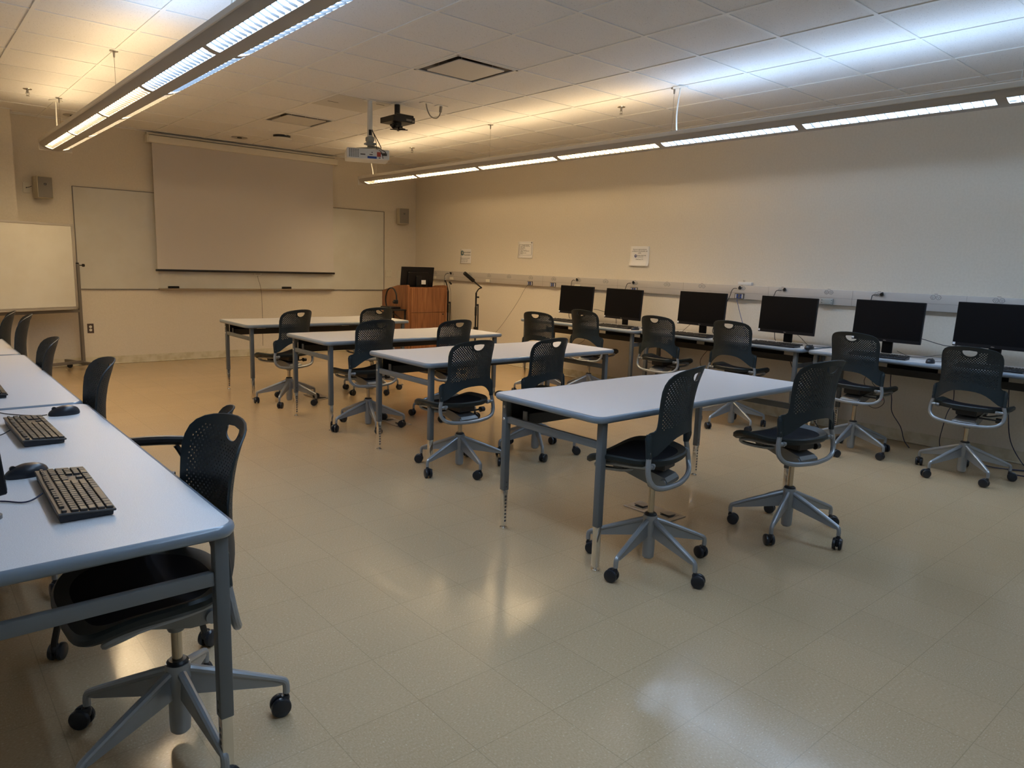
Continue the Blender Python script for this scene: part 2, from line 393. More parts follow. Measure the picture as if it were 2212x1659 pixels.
# ---------------------------------------------------------------- tables
def outline(Lx, D, rc, scallop):
    pts = []
    hx, hy = Lx/2, D/2
    base = rrect(-hx, hx, -hy, hy, rc, 6)          # ccw from +x+y corner
    out = []
    for i, p in enumerate(base):
        out.append(p)
        if i == 6 and scallop:                     # along the back edge going from +x to -x
            xa, xb = hx-rc, -hx+rc
            for q in range(1, 60):
                x = xa+(xb-xa)*q/60; d = 0
                for c in (-.46, .46):
                    u = abs(x-c*1.0)
                    if u < .21: d = .020*(1-math.cos(PI*(1-min(1, max(0, (u-.10)/.11)))))/2*1.0
                    if u < .21: break
                out.append((x, hy-d*1.3))
    return out
def make_table(name, label, Lx, D, H, group, legx=.07, legy=.075, up_z=.215, scallop=True, loc=(0, 0, 0), rz=0):
    t = thing(name, label, 'table', loc, rz, group)
    ol = outline(Lx, D, .055, scallop); n = len(ol)
    P = [Vector((p[0], p[1])) for p in ol]; nr = []
    for i in range(n):
        d = P[(i+1) % n]-P[i-1]; d.normalize(); nr.append(Vector((d.y, -d.x)))
    inner = [P[i]-nr[i]*.013 for i in range(n)]
    bm = BM(); prism(bm, inner, H-.029, H); obj('tabletop', bm, 'laminate', t, smooth=20)
    prof = [(-.0135, H+.0006), (-.008, H), (-.0025, H-.005), (0, H-.015), (-.0025, H-.025), (-.008, H-.031), (-.0135, H-.032)]
    bm = BM(); rings = []
    for i in range(n): rings.append([bm.verts.new((P[i].x+nr[i].x*o_, P[i].y+nr[i].y*o_, z)) for o_, z in prof])
    for i in range(n):
        a, b = rings[i], rings[(i+1) % n]
        for k in range(len(prof)): bm.faces.new((a[k], b[k], b[(k+1) % len(prof)], a[(k+1) % len(prof)]))
    obj('edge_band', bm, 'edge_blue', t, smooth=50)
    lx, ly = Lx/2-legx, D/2-legy
    for sx in (-1, 1):
        for sy in (-1, 1):
            x, y = sx*lx, sy*ly
            bm = BM(); bx(bm, x-.0175, x+.0175, y-.0175, y+.0175, up_z, H-.032, .004, 2)
            lg = obj('leg', bm, 'leg_grey', t)
            bm = BM(); bx(bm, x-.0145, x+.0145, y-.0145, y+.0145, .018, up_z+.02, .003, 2)
            le = obj('leg_extension', bm, 'chrome', lg, label='chrome lower tube with adjustment holes')
            bm = BM()
            for q in range(8):
                zz = .045+q*(up_z-.06)/8
                cyl(bm, (x, y-sy*.0142, zz), (x, y-sy*.0152, zz), .0062, None, 12)
            for zz in (up_z+.02, up_z+.045):
                cyl(bm, (x, y, zz), (x, y-sy*.0182, zz), .005, None, 10)
            obj('adjustment_hole', bm, 'socket_dark', lg)
            bm = BM(); cyl(bm, (x, y, 0), (x, y, .007), .0185, .0195, 18); cyl(bm, (x, y, .007), (x, y, .02), .012, .009, 12)
            obj('foot_glide', bm, 'chrome', lg)
    for sx in (-1, 1):
        bm = BM(); bx(bm, sx*lx-.011, sx*lx+.011, -ly+.0175, ly-.0175, .584, .620, .003, 2)
        bx(bm, sx*lx-.004-sx*.012, sx*lx+.004-sx*.012, ly-.150, ly-.118, .61, .665, .002)
        obj('side_rail', bm, 'rail_grey', t)
        for zz in (H-.075, H-.14):
            bm = BM(); cyl(bm, (sx*lx+sx*.0175, ly, zz), (sx*lx+sx*.0203, ly, zz), .008, .006, 12)
            obj('screw', bm, 'clear_screw', t)
    # modesty panel with slots, tray and beam
    bm = BM(); yb = ly-.01; xa, xb = -lx+.025, lx-.025; zt = H-.035; zb = .60
    slots = [(-.5, .05), (.0, .05), (.5, .05)] if Lx > 1.5 else [(0, .05)]
    xs = [xa]
    for c_, h_ in slots: xs += [c_-h_, c_+h_]
    xs.append(xb)
    for i in range(len(xs)-1):
        if i % 2 == 0: bx(bm, xs[i], xs[i+1], yb-.004, yb+.004, zb, zt)
        else:
            bx(bm, xs[i], xs[i+1], yb-.004, yb+.004, zb, zb+.034); bx(bm, xs[i], xs[i+1], yb-.004, yb+.004, zb+.070, zt)
    bx(bm, xa, xb, yb-.13, yb, zb-.002, zb+.003)
    obj('cable_tray', bm, 'tray_black', t, smooth=0)
    bm = BM(); bx(bm, xa, xb, yb-.139, yb-.128, zb-.006, zb+.052, .003); obj('stretcher', bm, 'beam_black', t)
    return t
GR = 'grey laminate tables in the middle rows'
TT = [('table', 'grey table in the row nearest the camera, two swivel chairs drawn up', 3.265, 2.475, 1.87, 0, .745),
      ('table', 'grey table, second row from the camera', 3.545, 4.275, 1.86, 0, .745),
      ('table', 'grey table, third row from the camera', 3.525, 5.695, 1.86, 0, .745),
      ('table', 'grey table in the farthest row, closest to the projection screen', 3.49, 7.30, 1.86, 0, .745)]
for nm, lb, x, y, Lx, rz, H in TT: make_table(nm, lb, Lx, .80 if y > 3 else .765, H, GR, loc=(x, y, 0), rz=rz, legy=.06 if y > 3 else .045)
GD = 'computer desks along the right wall'
make_table('desk', 'computer desk at the far end of the right wall, beside the microphone stands', 1.75, .60, .760, GD, loc=(6.13, 5.745, 0), rz=-PI/2+math.radians(3.0), legy=.05)
make_table('desk', 'middle computer desk along the right wall', 1.80, .60, .760, GD, loc=(6.24, 3.955, 0), rz=-PI/2, legy=.05)
make_table('desk', 'computer desk nearest the camera on the right wall, cut by the frame', 1.83, .60, .760, GD, loc=(6.24, 2.095, 0), rz=-PI/2, legy=.05)
GL = 'computer desks in the left row'
make_table('desk', 'grey desk in the lower left foreground with the closest keyboard', 1.84, .76, .745, GL, loc=(.231, 2.64, 0), rz=PI/2, legy=.04, legx=.045)
make_table('desk', 'second desk of the left row, touching the foreground desk', 1.84, .76, .745, GL, loc=(.225, 4.50, 0), rz=PI/2, legy=.04, legx=.045)
make_table('desk', 'third desk of the left row, farthest from the camera', 1.84, .76, .745, GL, loc=(.21, 6.36, 0), rz=PI/2, legy=.04, legx=.045)

# ---------------------------------------------------------------- swivel chair
ZB = .55
R_ = .31
def yc(v):
    pts = [(-.05, -.160), (.0, -.158), (.08, -.150), (.16, -.148), (.25, -.158), (.32, -.176), (.40, -.205)]
    for (a, ya), (b, yb) in zip(pts, pts[1:]):
        if v <= b: t = (v-a)/(b-a); return ya+(yb-ya)*t
    return pts[-1][1]
def ycs(v): return sum(yc(v+d) for d in (-.04, -.02, 0, .02, .04))/5
def bend(u, v, off=0):
    a = u/R_; return Vector(((R_-off)*math.sin(a), ycs(v)+off+(R_-off)*(1-math.cos(a)), ZB+v))
half = [(0, .075), (.03, .0742), (.06, .071), (.09, .064), (.12, .051), (.15, .032), (.18, .010), (.205, -.008), (.225, -.016), (.245, -.017), (.252, -.008), (.2525, .03), (.250, .07), (.246, .085),
        (.235, .093), (.218, .097), (.206, .106), (.200, .122), (.197, .15), (.198, .19), (.201, .24), (.204, .28), (.202, .31), (.194, .335), (.178, .353), (.152, .366), (.12, .374), (.08, .380), (.04, .3835), (0, .385)]
def build_shell():
    pts = list(half)+[(-u, v) for u, v in reversed(half[1:-1])]
    verts = [Vector(p) for p in pts]; n = len(verts)
    edges = [(i, (i+1) % n) for i in range(n)]; holes = []
    def inside(u, v, mg):
        # crude distance test against the outline
        p = Vector((u, v)); c = False; dmin = 9
        for i in range(n):
            a, b = verts[i], verts[(i+1) % n]
            if (a.y > v) != (b.y > v) and u < (b.x-a.x)*(v-a.y)/(b.y-a.y)+a.x: c = not c
            ab = b-a; t = max(0, min(1, (p-a).dot(ab)/ab.length_squared)); dmin = min(dmin, (p-a-ab*t).length)
        return c and dmin > mg
    def loop(pl):
        s = len(V); V.extend(pl); E_.extend([(s+i, s+(i+1) % len(pl)) for i in range(len(pl))])
    V = list(verts); E_ = list(edges)
    hd = [Vector((-.042, .356)), Vector((0, .359)), Vector((.042, .356))]
    hd += [Vector((.047*math.cos(a), .350+.034*math.sin(a))) for a in [-PI*q/9 for q in range(0, 10)]]
    loop(hd); holes_c = [(0, .335)]
    j = 0; v = .098
    while v < .352:
        u = -.175+(.00875 if j % 2 else 0)
        while u <= .1755:
            lo = .128-.9*u*u
            inh = (abs(u) < .062 and v > .303 and (u/.062)**2+((.352-v)/.049)**2 < 1)
            if v > lo and not inh and inside(u, v, .022):
                loop([Vector((u+.0031*math.cos(a), v+.0031*math.sin(a))) for a in [PI/3*q for q in range(6)]]); holes_c.append((u, v))
            u += .0175
        v += .0088; j += 1
    nb = len(V)
    for iu in range(-9, 10):
        for iv in range(-1, 14):
            u, v = iu*.0265, iv*.03
            if inside(u, v, .012) and (v < .1 or abs(u) > .18): V.append(Vector((u, v)))
    r = delaunay_2d_cdt(V, E_, [], 1, 1e-6)
    vo, _, fo = r[0], r[1], r[2]
    bm = BM(); F = [bm.verts.new(bend(p.x, p.y, 0)) for p in vo]; B = [bm.verts.new(bend(p.x, p.y, .0045)) for p in vo]
    ec = {}
    cs = {}
    for c in holes_c: cs.setdefault((round(c[0]/.02), round(c[1]/.02)), []).append(c)
    for f in fo:
        cx = sum(vo[i].x for i in f)/len(f); cy = sum(vo[i].y for i in f)/len(f)
        if not inside(cx, cy, 0): continue
        if ((cx/.047)**2+(min(0, cy-.350)/.034)**2 < .995 and .314 < cy < .3575 and abs(cx) < .0455): continue
        sk = False
        for a in (-1, 0, 1):
            for b in (-1, 0, 1):
                for c in cs.get((round(cx/.02)+a, round(cy/.02)+b), []):
                    if c[1] != .335 and (cx-c[0])**2+(cy-c[1])**2 < .0028**2: sk = True
        if sk: continue
        bm.faces.new([F[i] for i in f]); bm.faces.new([B[i] for i in reversed(f)])
        for q in range(len(f)):
            e = (f[q], f[(q+1) % len(f)]); ec[e] = 1
    for (a, b) in ec:
        if (b, a) not in ec: bm.faces.new((F[b], F[a], B[a], B[b]))
    for v_ in [v_ for v_ in bm.verts if not v_.link_faces]: bm.verts.remove(v_)
    # sleeves gripping the tube and rolled rim
    for s in (-1, 1):
        tube(bm, [bend(s*.243, v_, .001) for v_ in (-.020, .02, .06, .088)], [.0145, .015, .0155, .010], 10, 3)
    rim = [bend(p[0], p[1], .001) for p in half[13:]]+[bend(-p[0], p[1], .001) for p in reversed(half[13:-1])]
    tube(bm, rim, .0036, 6, 1)
    return bm
def seat_z(x, y): return ZB-.048+.016*(abs(x)/.23)**3-.042*max(0, (y-.14)/.14)**2+.012*max(0, (-y-.02)/.1)
def seat_pt(a, s):
    c, sn = math.cos(a), math.sin(a); e = 2/4.2 if sn > 0 else 2/2.8
    x = .238*s*math.copysign(abs(c)**e, c); y = .075+.205*s*math.copysign(abs(sn)**e, sn)
    x *= 1.0-.16*max(0, (.0-y)/.13)
    return x, y
def caster_objs(parent, pos, rz, mt='wheel'):
    bm = BM(); cyl(bm, (0, 0, .036), (0, 0, .078), .0075, None, 10); lathe(bm, [(.0001, .064), (.012, .063), (.015, .055), (.012, .035)], (0, -.004, 0), 12)
    box(bm, (0, -.016, .032), (.011, .034, .034), None, .004); box(bm, (0, -.010, .050), (.040, .022, .010), None, .004)
    c = obj('caster', bm, mt, parent, pos, rz)
    for s in (-1, 1):
        bm = BM(); lathe(bm, [(.0001, .009), (.023, .0085), (.0285, .006), (.0305, .002), (.0305, -.006), (.027, -.009), (.0001, -.009)], (0, 0, 0), 22,
                          Matrix.Translation((s*.0155, -.018, .0305)) @ Matrix.Rotation(s*PI/2, 4, 'Y'))
        obj('wheel', bm, mt, c)
    return c
def chair_base(t, basea, mt_leg='silver'):
    bm = BM(); lathe(bm, [(.0001, .026), (.020, .028), (.0275, .036), (.029, .06), (.0285, .15), (.034, .19), (.0345, .235), (.032, .245), (.0001, .245)], seg=28)
    obj('hub', bm, mt_leg, t)
    bm = BM(); lathe(bm, [(.0001, .2455), (.029, .2455), (.030, .250), (.024, .256), (.0001, .256)], seg=24); obj('hub_ring', bm, 'black', t)
    for k in range(5):
        bm = BM(); RM = Matrix.Rotation(PI/2, 4, 'X')
        prism(bm, [(.02, .222), (.15, .170), (.27, .119), (.29, .10), (.27, .100), (.15, .120), (.02, .142)], -.0065, .0060, RM)
        tube(bm, [(.022, 0, .222), (.10, 0, .192), (.20, 0, .152), (.272, 0, .122), (.294, 0, .110), (.300, 0, .094), (.300, 0, .070)], [.0135, .0125, .0115, .011, .011, .011, .011], 10, 4)
        obj('leg', bm, mt_leg, t, rot=basea+k*2*PI/5)
    for k in range(5):
        a = basea+k*2*PI/5
        caster_objs(t, (.300*math.cos(a), .300*math.sin(a), 0), random.uniform(0, 6.28))
def make_chair(label, loc, rz, basea, zb, red=False, proto=None, group='dark perforated-back swivel chairs'):
    global _p
    if proto is None:
        t = thing('swivel_chair', label, 'chair', (0, 0, 0), 0, group)
        bm = BM(); seg = 44; rows = []
        for s, dz in ((.80, -.006), (.90, .0), (.965, .002), (1.0, -.006), (1.0, -.020), (.95, -.032), (.80, -.030)):
            rw = []
            for q in range(seg):
                x, y = seat_pt(2*PI*q/seg, s); rw.append(bm.verts.new((x, y, seat_z(x, y)+dz)))
            rows.append(rw)
        for a, b in zip(rows, rows[1:]+rows[:1]):
            for q in range(seg): bm.faces.new((a[q], a[(q+1) % seg], b[(q+1) % seg], b[q]))
        obj('seat', bm, 'seat_rim', t)
        bm = BM(); ctr = bm.verts.new((0, .075, seat_z(0, .075)-.012)); prev = None
        for s in (.2, .4, .6, .75, .84):
            rw = []
            for q in range(seg):
                x, y = seat_pt(2*PI*q/seg, s); rw.append(bm.verts.new((x, y, seat_z(x, y)-.012*(1-s*s)-.002)))
            for q in range(seg):
                if prev is None: bm.faces.new((ctr, rw[q], rw[(q+1) % seg]))
                else: bm.faces.new((prev[q], rw[q], rw[(q+1) % seg], prev[(q+1) % seg]))
            prev = rw
        obj('seat_mesh', bm, 'seat_mesh', t, label='black woven mesh of the seat')
        obj('backrest', build_shell(), 'shell', t, smooth=40)
        bm = BM(); hp = [(.219, -.067, ZB+.01), (.220, -.068, ZB-.022), (.229, -.071, ZB-.055), (.232, -.076, ZB-.090), (.226, -.084, ZB-.122), (.200, -.098, ZB-.150), (.150, -.112, ZB-.164), (.08, -.124, ZB-.169), (0, -.130, ZB-.171)]
        tube(bm, hp+[(-x, y, z) for x, y, z in reversed(hp[:-1])], .0125, 10, 4); obj('back_tube', bm, 'silver', t)
        for s in (-1, 1):
            bm = BM(); cyl(bm, (s*.231, -.072, ZB-.060), (s*.175, -.072, ZB-.060), .0115, None, 14); cyl(bm, (s*.20, -.078, ZB-.060), (s*.196, -.078, ZB-.060), .0125, None, 14)
            obj('pivot', bm, 'silver', t)
            bm = BM(); tube(bm, [(s*.185, -.075, ZB-.066), (s*.198, .02, ZB-.074), (s*.198, .12, ZB-.079), (s*.192, .19, ZB-.090), (s*.172, .215, ZB-.108), (s*.14, .20, ZB-.124), (s*.10, .12, ZB-.130), (s*.06, .08, ZB-.128)], .010, 8, 4)
            obj('seat_rail', bm, 'silver', t)
        bm = BM()
        RX = Matrix.Rotation(PI/2, 4, 'Z') @ Matrix.Rotation(PI/2, 4, 'X')
        prism(bm, [(-.085, ZB-.140), (-.10, ZB-.158), (-.098, ZB-.178), (-.075, ZB-.190), (-.02, ZB-.188), (.10, ZB-.152), (.215, ZB-.122), (.225, ZB-.104), (.12, ZB-.100), (0, ZB-.118)], -.066, .066, RX)
        cyl(bm, (-.078, -.078, ZB-.168), (.078, -.078, ZB-.168), .020, None, 18); cyl(bm, (-.072, .15, ZB-.125), (.072, .15, ZB-.125), .012, None, 14); lathe(bm, [(.022, -.212), (.026, -.20), (.028, -.15)], (0, 0, ZB), 18)
        obj('tilt_mechanism', bm, 'silver_dk', t)
        bm = BM(); box(bm, (0, .02, ZB-.090), (.13, .20, .045), None, .006); cyl(bm, (0, .19, ZB-.104), (-.10, .19, ZB-.104), .006, None, 8); box(bm, (-.115, .12, ZB-.105), (.045, .06, .018), None, .006)
        obj('tilt_bracket', bm, 'black', t)
        bm = BM(); cyl(bm, (.06, -.01, ZB-.125), (.185, -.01, ZB-.125), .006, None, 8); cyl(bm, (.172, -.01, ZB-.125), (.205, -.01, ZB-.125), .019, .0175, 16)
        kn = obj('knob', bm, 'black', t)
        bm = BM(); cyl(bm, (.204, -.01, ZB-.125), (.213, -.01, ZB-.125), .010, .009, 14); obj('knob_tip', bm, 'red', kn, label='red cap on the knob')
        bm = BM(); cyl(bm, (0, 0, .10), (0, 0, ZB-.170), .0145, None, 18); obj('gas_column', bm, 'gas', t, label='chrome gas lift column, brown reflection put into its colour')
        chair_base(t, 0)
    else:
        t = copy_tree(proto); t['label'] = label
    t.location = (loc[0], loc[1], 0); t.rotation_euler = (0, 0, rz); dz = zb-ZB; rb = basea-rz
    kk = 0; kc = 0
    for c in kids(t):
        nm = c.name.split('.')[0]
        if nm in ('hub', 'hub_ring'): continue
        if nm == 'leg': c.rotation_euler = (0, 0, rb+kk*2*PI/5); kk += 1
        elif nm == 'caster':
            a = rb+kc*2*PI/5; c.location = (.300*math.cos(a), .300*math.sin(a), 0); c.rotation_euler = (0, 0, random.uniform(0, 6.28)); kc += 1
        else: c.location = (0, 0, dz)
        if nm == 'knob' and not red:
            for q in kids(c): bpy.data.objects.remove(q)
    return t
rad = math.radians
CH = [ # label, x, y, yaw, base angle, bracket height, red cap
 ('dark swivel chair at the left side of the nearest middle table', 2.672, 2.045, 14.4, 46, .597, 0),
 ('dark swivel chair at the right corner of the nearest middle table', 3.655, 1.868, -8.4, 50, .589, 0),
 ('dark swivel chair at the left side of the second row table', 2.885, 3.87, 3, 45, .524, 0),
 ('dark swivel chair at the right side of the second row table', 3.63, 3.91, 4.4, 22, .505, 0),
 ('dark swivel chair at the left side of the third row table', 2.985, 5.31, 5, 37, .545, 0),
 ('dark swivel chair at the right side of the third row table', 3.83, 5.36, 2, 8, .52, 0),
 ('dark swivel chair at the left side of the farthest middle table', 2.865, 6.64, 18, 13, .535, 0),
 ('dark swivel chair at the right side of the farthest middle table', 3.86, 6.80, 0, 60, .535, 0),
 ('dark swivel chair at the right edge of the photo, facing the last wall monitor', 5.79, 1.68, -88, 12, .564, 1),
 ('dark swivel chair facing the wall, second from the right edge of the photo', 5.80, 2.49, -92, 38, .590, 1),
 ('dark swivel chair facing the wall, third from the right edge of the photo', 5.79, 3.59, -87, 30, .593, 0),
 ('dark swivel chair facing the wall in front of the third monitor from the corner', 5.80, 4.43, -85, 52, .575, 0),
 ('dark swivel chair facing the wall between the first and second monitors from the corner', 5.76, 5.38, -87, 20, .570, 1),
 ('dark swivel chair facing the wall at the far end of the right desks', 5.40, 5.75, -75, 5, .53, 0),
 ('dark swivel chair tucked under the lower left foreground desk', .535, 2.05, 92, 59, .558, 0),
 ('dark swivel chair at the near end of the second left desk', .53, 3.575, 87, 30, .55, 0),
 ('dark swivel chair at the middle of the second left desk', .51, 4.85, 87, 10, .52, 0),
 ('dark swivel chair at the third left desk, third back from the camera end', .52, 5.92, 82, 60, .575, 0),
 ('dark swivel chair farthest along the left desks, cut by the frame edge', .50, 6.60, 82, 25, .55, 0),
]
proto = make_chair(CH[0][0], CH[0][1:3], rad(CH[0][3]), rad(CH[0][4]), CH[0][5], True)
for c in CH[1:]: make_chair(c[0], c[1:3], rad(c[3]), rad(c[4]), c[5], bool(c[6]), proto)
for k_ in kids(proto):
    if k_.name.startswith('knob'):
        for q in kids(k_): bpy.data.objects.remove(q)

# four-legged armchair behind the foreground one
t = thing('arm_chair', 'black four-legged armchair on casters, mostly hidden behind the foreground swivel chair', 'chair', (.64, 2.84, 0), rad(64), None)
for s in (-1, 1):
    bm = BM(); tube(bm, [(s*.20, -.16, .42), (s*.225, -.20, .25), (s*.235, -.235, .09), (s*.235, -.24, .06)], .011, 8, 5); l1 = obj('leg', bm, 'black', t)
    bm = BM(); tube(bm, [(s*.20, .16, .42), (s*.225, .20, .25), (s*.235, .235, .09), (s*.235, .24, .06)], .011, 8, 5); l2 = obj('leg', bm, 'black', t)
    for y in (-.24, .24): caster_objs(t, (s*.235, y, 0), random.uniform(0, 6))
    bm = BM(); tube(bm, [(s*.21, -.18, .40), (s*.24, -.14, .52), (s*.255, -.10, .60), (s*.255, -.08, .635)], .011, 8, 5); obj('arm_post', bm, 'black', t)
    bm = BM(); tube(bm, [(s*.255, -.17, .650), (s*.258, -.05, .656), (s*.258, .08, .652), (s*.252, .15, .642), (s*.24, .19, .615)], [.019, .020, .019, .016, .011], 10, 5); obj('armrest', bm, 'black', t)
c2 = [c for c in kids(proto) if c.name.split('.')[0] == 'backrest'][0]
for nm in ('backrest', 'seat', 'seat_mesh'):
    c2 = [c for c in kids(proto) if c.name.split('.')[0] == nm][0].copy(); C.objects.link(c2); c2.parent = t; c2.location = (0, -.14 if nm == 'backrest' else 0, -.10)

# ---------------------------------------------------------------- monitors, keyboards, mice
def make_monitor(label, loc, rz, zc, tilt=4, sticker=True, group='black flat computer monitors', back=False):
    # local: screen faces -y, base plate on z=0
    t = thing('monitor', label, 'monitor', loc, rz, group)
    RT = Matrix.Translation((0, 0, zc)) @ Matrix.Rotation(rad(-tilt), 4, 'X')
    W_, H_ = .545, .335
    bm = BM(); box(bm, (0, .012, 0), (W_, .024, H_), None, .003); box(bm, (0, .032, -.01), (.34, .028, .22), None, .01)
    xf(bm, bm.verts, RT); p = obj('screen_frame', bm, 'screen_bezel', t)
    bm = BM(); box(bm, (0, -.0008, .010), (W_-.012, .002, H_-.034)); xf(bm, bm.verts, RT); obj('display', bm, 'screen_lcd', t, smooth=0)
    bm = text_bm('DELL', .011, RT @ Matrix.Translation((-.0, -.0012, -H_/2+.012)) @ Matrix.Rotation(PI/2, 4, 'X')); obj('logo', bm, 'alu', t, smooth=0)
    if sticker:
        bm = BM(); box(bm, (-W_/2+.012, -.0014, -H_/2+.018), (.018, .001, .018)); xf(bm, bm.verts, RT); obj('sticker', bm, 'sticker', t, smooth=0)
    bm = BM(); box(bm, (0, .055, zc/2+.03), (.085, .018, zc+.02), None, .005); cyl(bm, (-.02, .045, zc-.02), (.02, .045, zc-.02), .02, None, 14); obj('neck', bm, 'screen_bezel', t)
    bm = BM(); prism(bm, rrect(-.125, .125, -.06, .12, .02), 0, .009); obj('base_plate', bm, 'screen_bezel', t)
    return t
DZ = .760; DX = 6.19
def wall_mon(label, x, y, zc, rz=-PI/2, tilt=4): return make_monitor(label, (x, y, DZ), rz, zc-DZ, tilt)
wall_mon('black monitor closest to the front corner of the right wall', 6.20, 6.06, 1.013)
wall_mon('black monitor, second from the front corner on the right wall', 6.16, 5.29, 1.012, -PI/2-rad(3))
wall_mon('black monitor on the right wall desks, third from the front corner', 6.17, 4.265, 1.028, -PI/2+rad(1))
wall_mon('black monitor on the right wall desks, below the grey blank box on the raceway', 6.19, 3.352, 1.030)
wall_mon('black monitor on the right wall desks, second from the right photo edge', 6.19, 2.472, 1.045)
wall_mon('black monitor cut off by the right edge of the photo', 6.19, 1.70, 1.070)
lt = make_monitor('black monitor on the foreground left desk, only its edge in view', (.074, 2.190, .745), rad(105.7), .272, 5)
bm = BM(); box(bm, (0, 0, 0), (.06, .04, .0006)); lbl_ = obj('label_sticker', bm, 'sticker', lt, loc=(-.070, -.030, .0095), label='white printed label on the stand foot')
for c_ in kids(lt):
    if c_.name.startswith('base_plate'): c_.data = c_.data.copy(); c_.data.materials[0] = M['stand_grey']
make_monitor('black monitor on top of the wooden lectern, seen from behind', (5.75, 8.83, 1.0), PI, .165, 8)
for c_ in bpy.data.objects:
    pass
lm = [o for o in bpy.data.objects if o.get('label', '').startswith('black monitor on top')][0]
bm = BM(); box(bm, (0, 0, 0), (.075, .001, .06)); obj('asset_label', bm, 'sticker', lm, loc=(-.085, .052, .115), label='white paper label on the back')

def make_keyboard(label, loc, rz, dark=False):
    mtk = 'key_dark' if dark else 'key'
    # local: x along the length (numpad at +x), y toward the screen
    t = thing('keyboard', label, 'keyboard', loc, rz, 'wired keyboards')
    Lk, Dk = .442, .127; S = Matrix.Rotation(rad(4.0), 4, 'X')
    bm = BM(); box(bm, (0, 0, .019), (Lk, Dk, .006), None, .002); xf(bm, bm.verts, S); obj('top_case', bm, 'kb_side' if dark else 'kb_body', t)
    bm = BM(); prism(bm, [(-Dk/2+.006, .002), (Dk/2-.006, .002), (Dk/2-.004, .0215), (-Dk/2+.004, .0135)], -Lk/2+.006, Lk/2-.006, Matrix.Rotation(PI/2, 4, 'Z') @ Matrix.Rotation(PI/2, 4, 'X'))
    for s in (-1, 1): box(bm, (s*.16, 0, .001), (.03, .09, .002))
    obj('bottom_case', bm, 'kb_side', t)
    bm = BM(); u = .0190; ks = .0160
    def key(x0, y0, wk=1, hk=1, hh=.0):
        wx = u*wk-(u-ks); wy = u*hk-(u-ks)
        box(bm, (x0+u*wk/2, y0+u*hk/2, .0238), (wx, wy, .0070), None, .0014)
    X0 = -Lk/2+.008; Y = [-.060+i*u for i in range(5)]
    for x, w_ in ((0, 1.25), (1.25, 1.25), (2.5, 1.25), (3.75, 6.25), (10, 1.25), (11.25, 1.25), (12.5, 1.25), (13.75, 1.25)): key(X0+x*u, Y[0], w_)
    key(X0, Y[1], 2.25); [key(X0+(2.25+i)*u, Y[1]) for i in range(10)]; key(X0+12.25*u, Y[1], 2.75)
    key(X0, Y[2], 1.75); [key(X0+(1.75+i)*u, Y[2]) for i in range(11)]; key(X0+12.75*u, Y[2], 2.25)
    key(X0, Y[3], 1.5); [key(X0+(1.5+i)*u, Y[3]) for i in range(12)]; key(X0+13.5*u, Y[3], 1.5)
    [key(X0+i*u, Y[4]) for i in range(13)]; key(X0+13*u, Y[4], 2)
    X1 = X0+15.3*u
    for i in range(3): key(X1+i*u, Y[0]); key(X1+i*u, Y[3]); key(X1+i*u, Y[4])
    key(X1+u, Y[1])
    X2 = X0+18.6*u
    key(X2, Y[0], 2); key(X2+2*u, Y[0])
    for j in (1, 2, 3, 4):
        for i in range(3): key(X2+i*u, Y[j])
    key(X2+3*u, Y[0], .95, 2); key(X2+3*u, Y[2], .95, 2); key(X2+3*u, Y[4], .95)
    fy = .042
    for g0, n_ in ((0, 1), (2, 4), (6.5, 4), (11, 4), (15.3, 3)):
        for i in range(n_): key(X0+(g0+i)*u, fy, .92, .72)
    for i in range(4): key(X2+i*u, fy, .9, .6)
    xf(bm, bm.verts, S); obj('keys', bm, mtk, t, smooth=0)
    return t
def make_mouse(label, loc, rz):
    # local: nose at +y
    t = thing('mouse', label, 'computer mouse', loc, rz, 'wired mice')
    def P(a, b):
        th = 2*PI*a; ph = b*PI/2
        r = math.cos(ph)**.55; x = .030*r*math.cos(th); y = .057*r*math.sin(th)
        x *= 1-.12*max(0, y/.057); z = .034*math.sin(ph)**.8*(1-.38*max(0, y/.057)**1.3)*(1-.12*max(0, -y/.057)**2)
        return Vector((x, y, .003+max(0, z)))
    bm = BM(); grid_surf(bm, lambda a, b: P(a, b), 28, 10); bmesh.ops.remove_doubles(bm, verts=bm.verts, dist=.0002)
    prism(bm, [(.028*math.cos(a), .054*math.sin(a)) for a in [2*PI*k/24 for k in range(24)]], 0, .004)
    obj('body', bm, 'mouse', t)
    bm = BM(); cyl(bm, (-.0035, .034, .0275), (.0035, .034, .0275), .0085, None, 16); obj('scroll_wheel', bm, 'black', t)
    return t
kb1 = make_keyboard('keyboard on the foreground left desk, nearest the camera', (.325, 2.185, .745), PI/2+rad(-1))
kb2 = make_keyboard('keyboard near the junction of the first two left desks', (.345, 3.045, .745), PI/2+rad(1.5))
make_keyboard('keyboard on the second left desk, cut by the left frame edge', (.288, 4.06, .745), PI/2)
make_keyboard('keyboard under the first monitor from the front corner', (6.00, 6.03, DZ), -PI/2, True)
make_keyboard('keyboard under the second monitor from the front corner', (6.015, 5.25, DZ), -PI/2+rad(4), True)
make_keyboard('keyboard under the third monitor from the front corner', (6.02, 4.25, DZ), -PI/2, True)
make_keyboard('keyboard under the monitor below the grey blank box', (6.03, 3.36, DZ), -PI/2+rad(2), True)
make_keyboard('keyboard under the monitor second from the right photo edge', (6.04, 2.45, DZ), -PI/2+rad(5), True)
make_keyboard('keyboard at the right edge of the photo', (6.05, 1.66, DZ), -PI/2, True)
ms1 = make_mouse('mouse beyond the far end of the second keyboard on the left', (.487, 3.335, .745), rad(95))
ms2 = make_mouse('mouse tucked behind the closest keyboard at the lower left', (.255, 2.462, .745), rad(98))
make_mouse('mouse in front of the second monitor from the front corner', (5.985, 4.945, DZ), rad(-95))
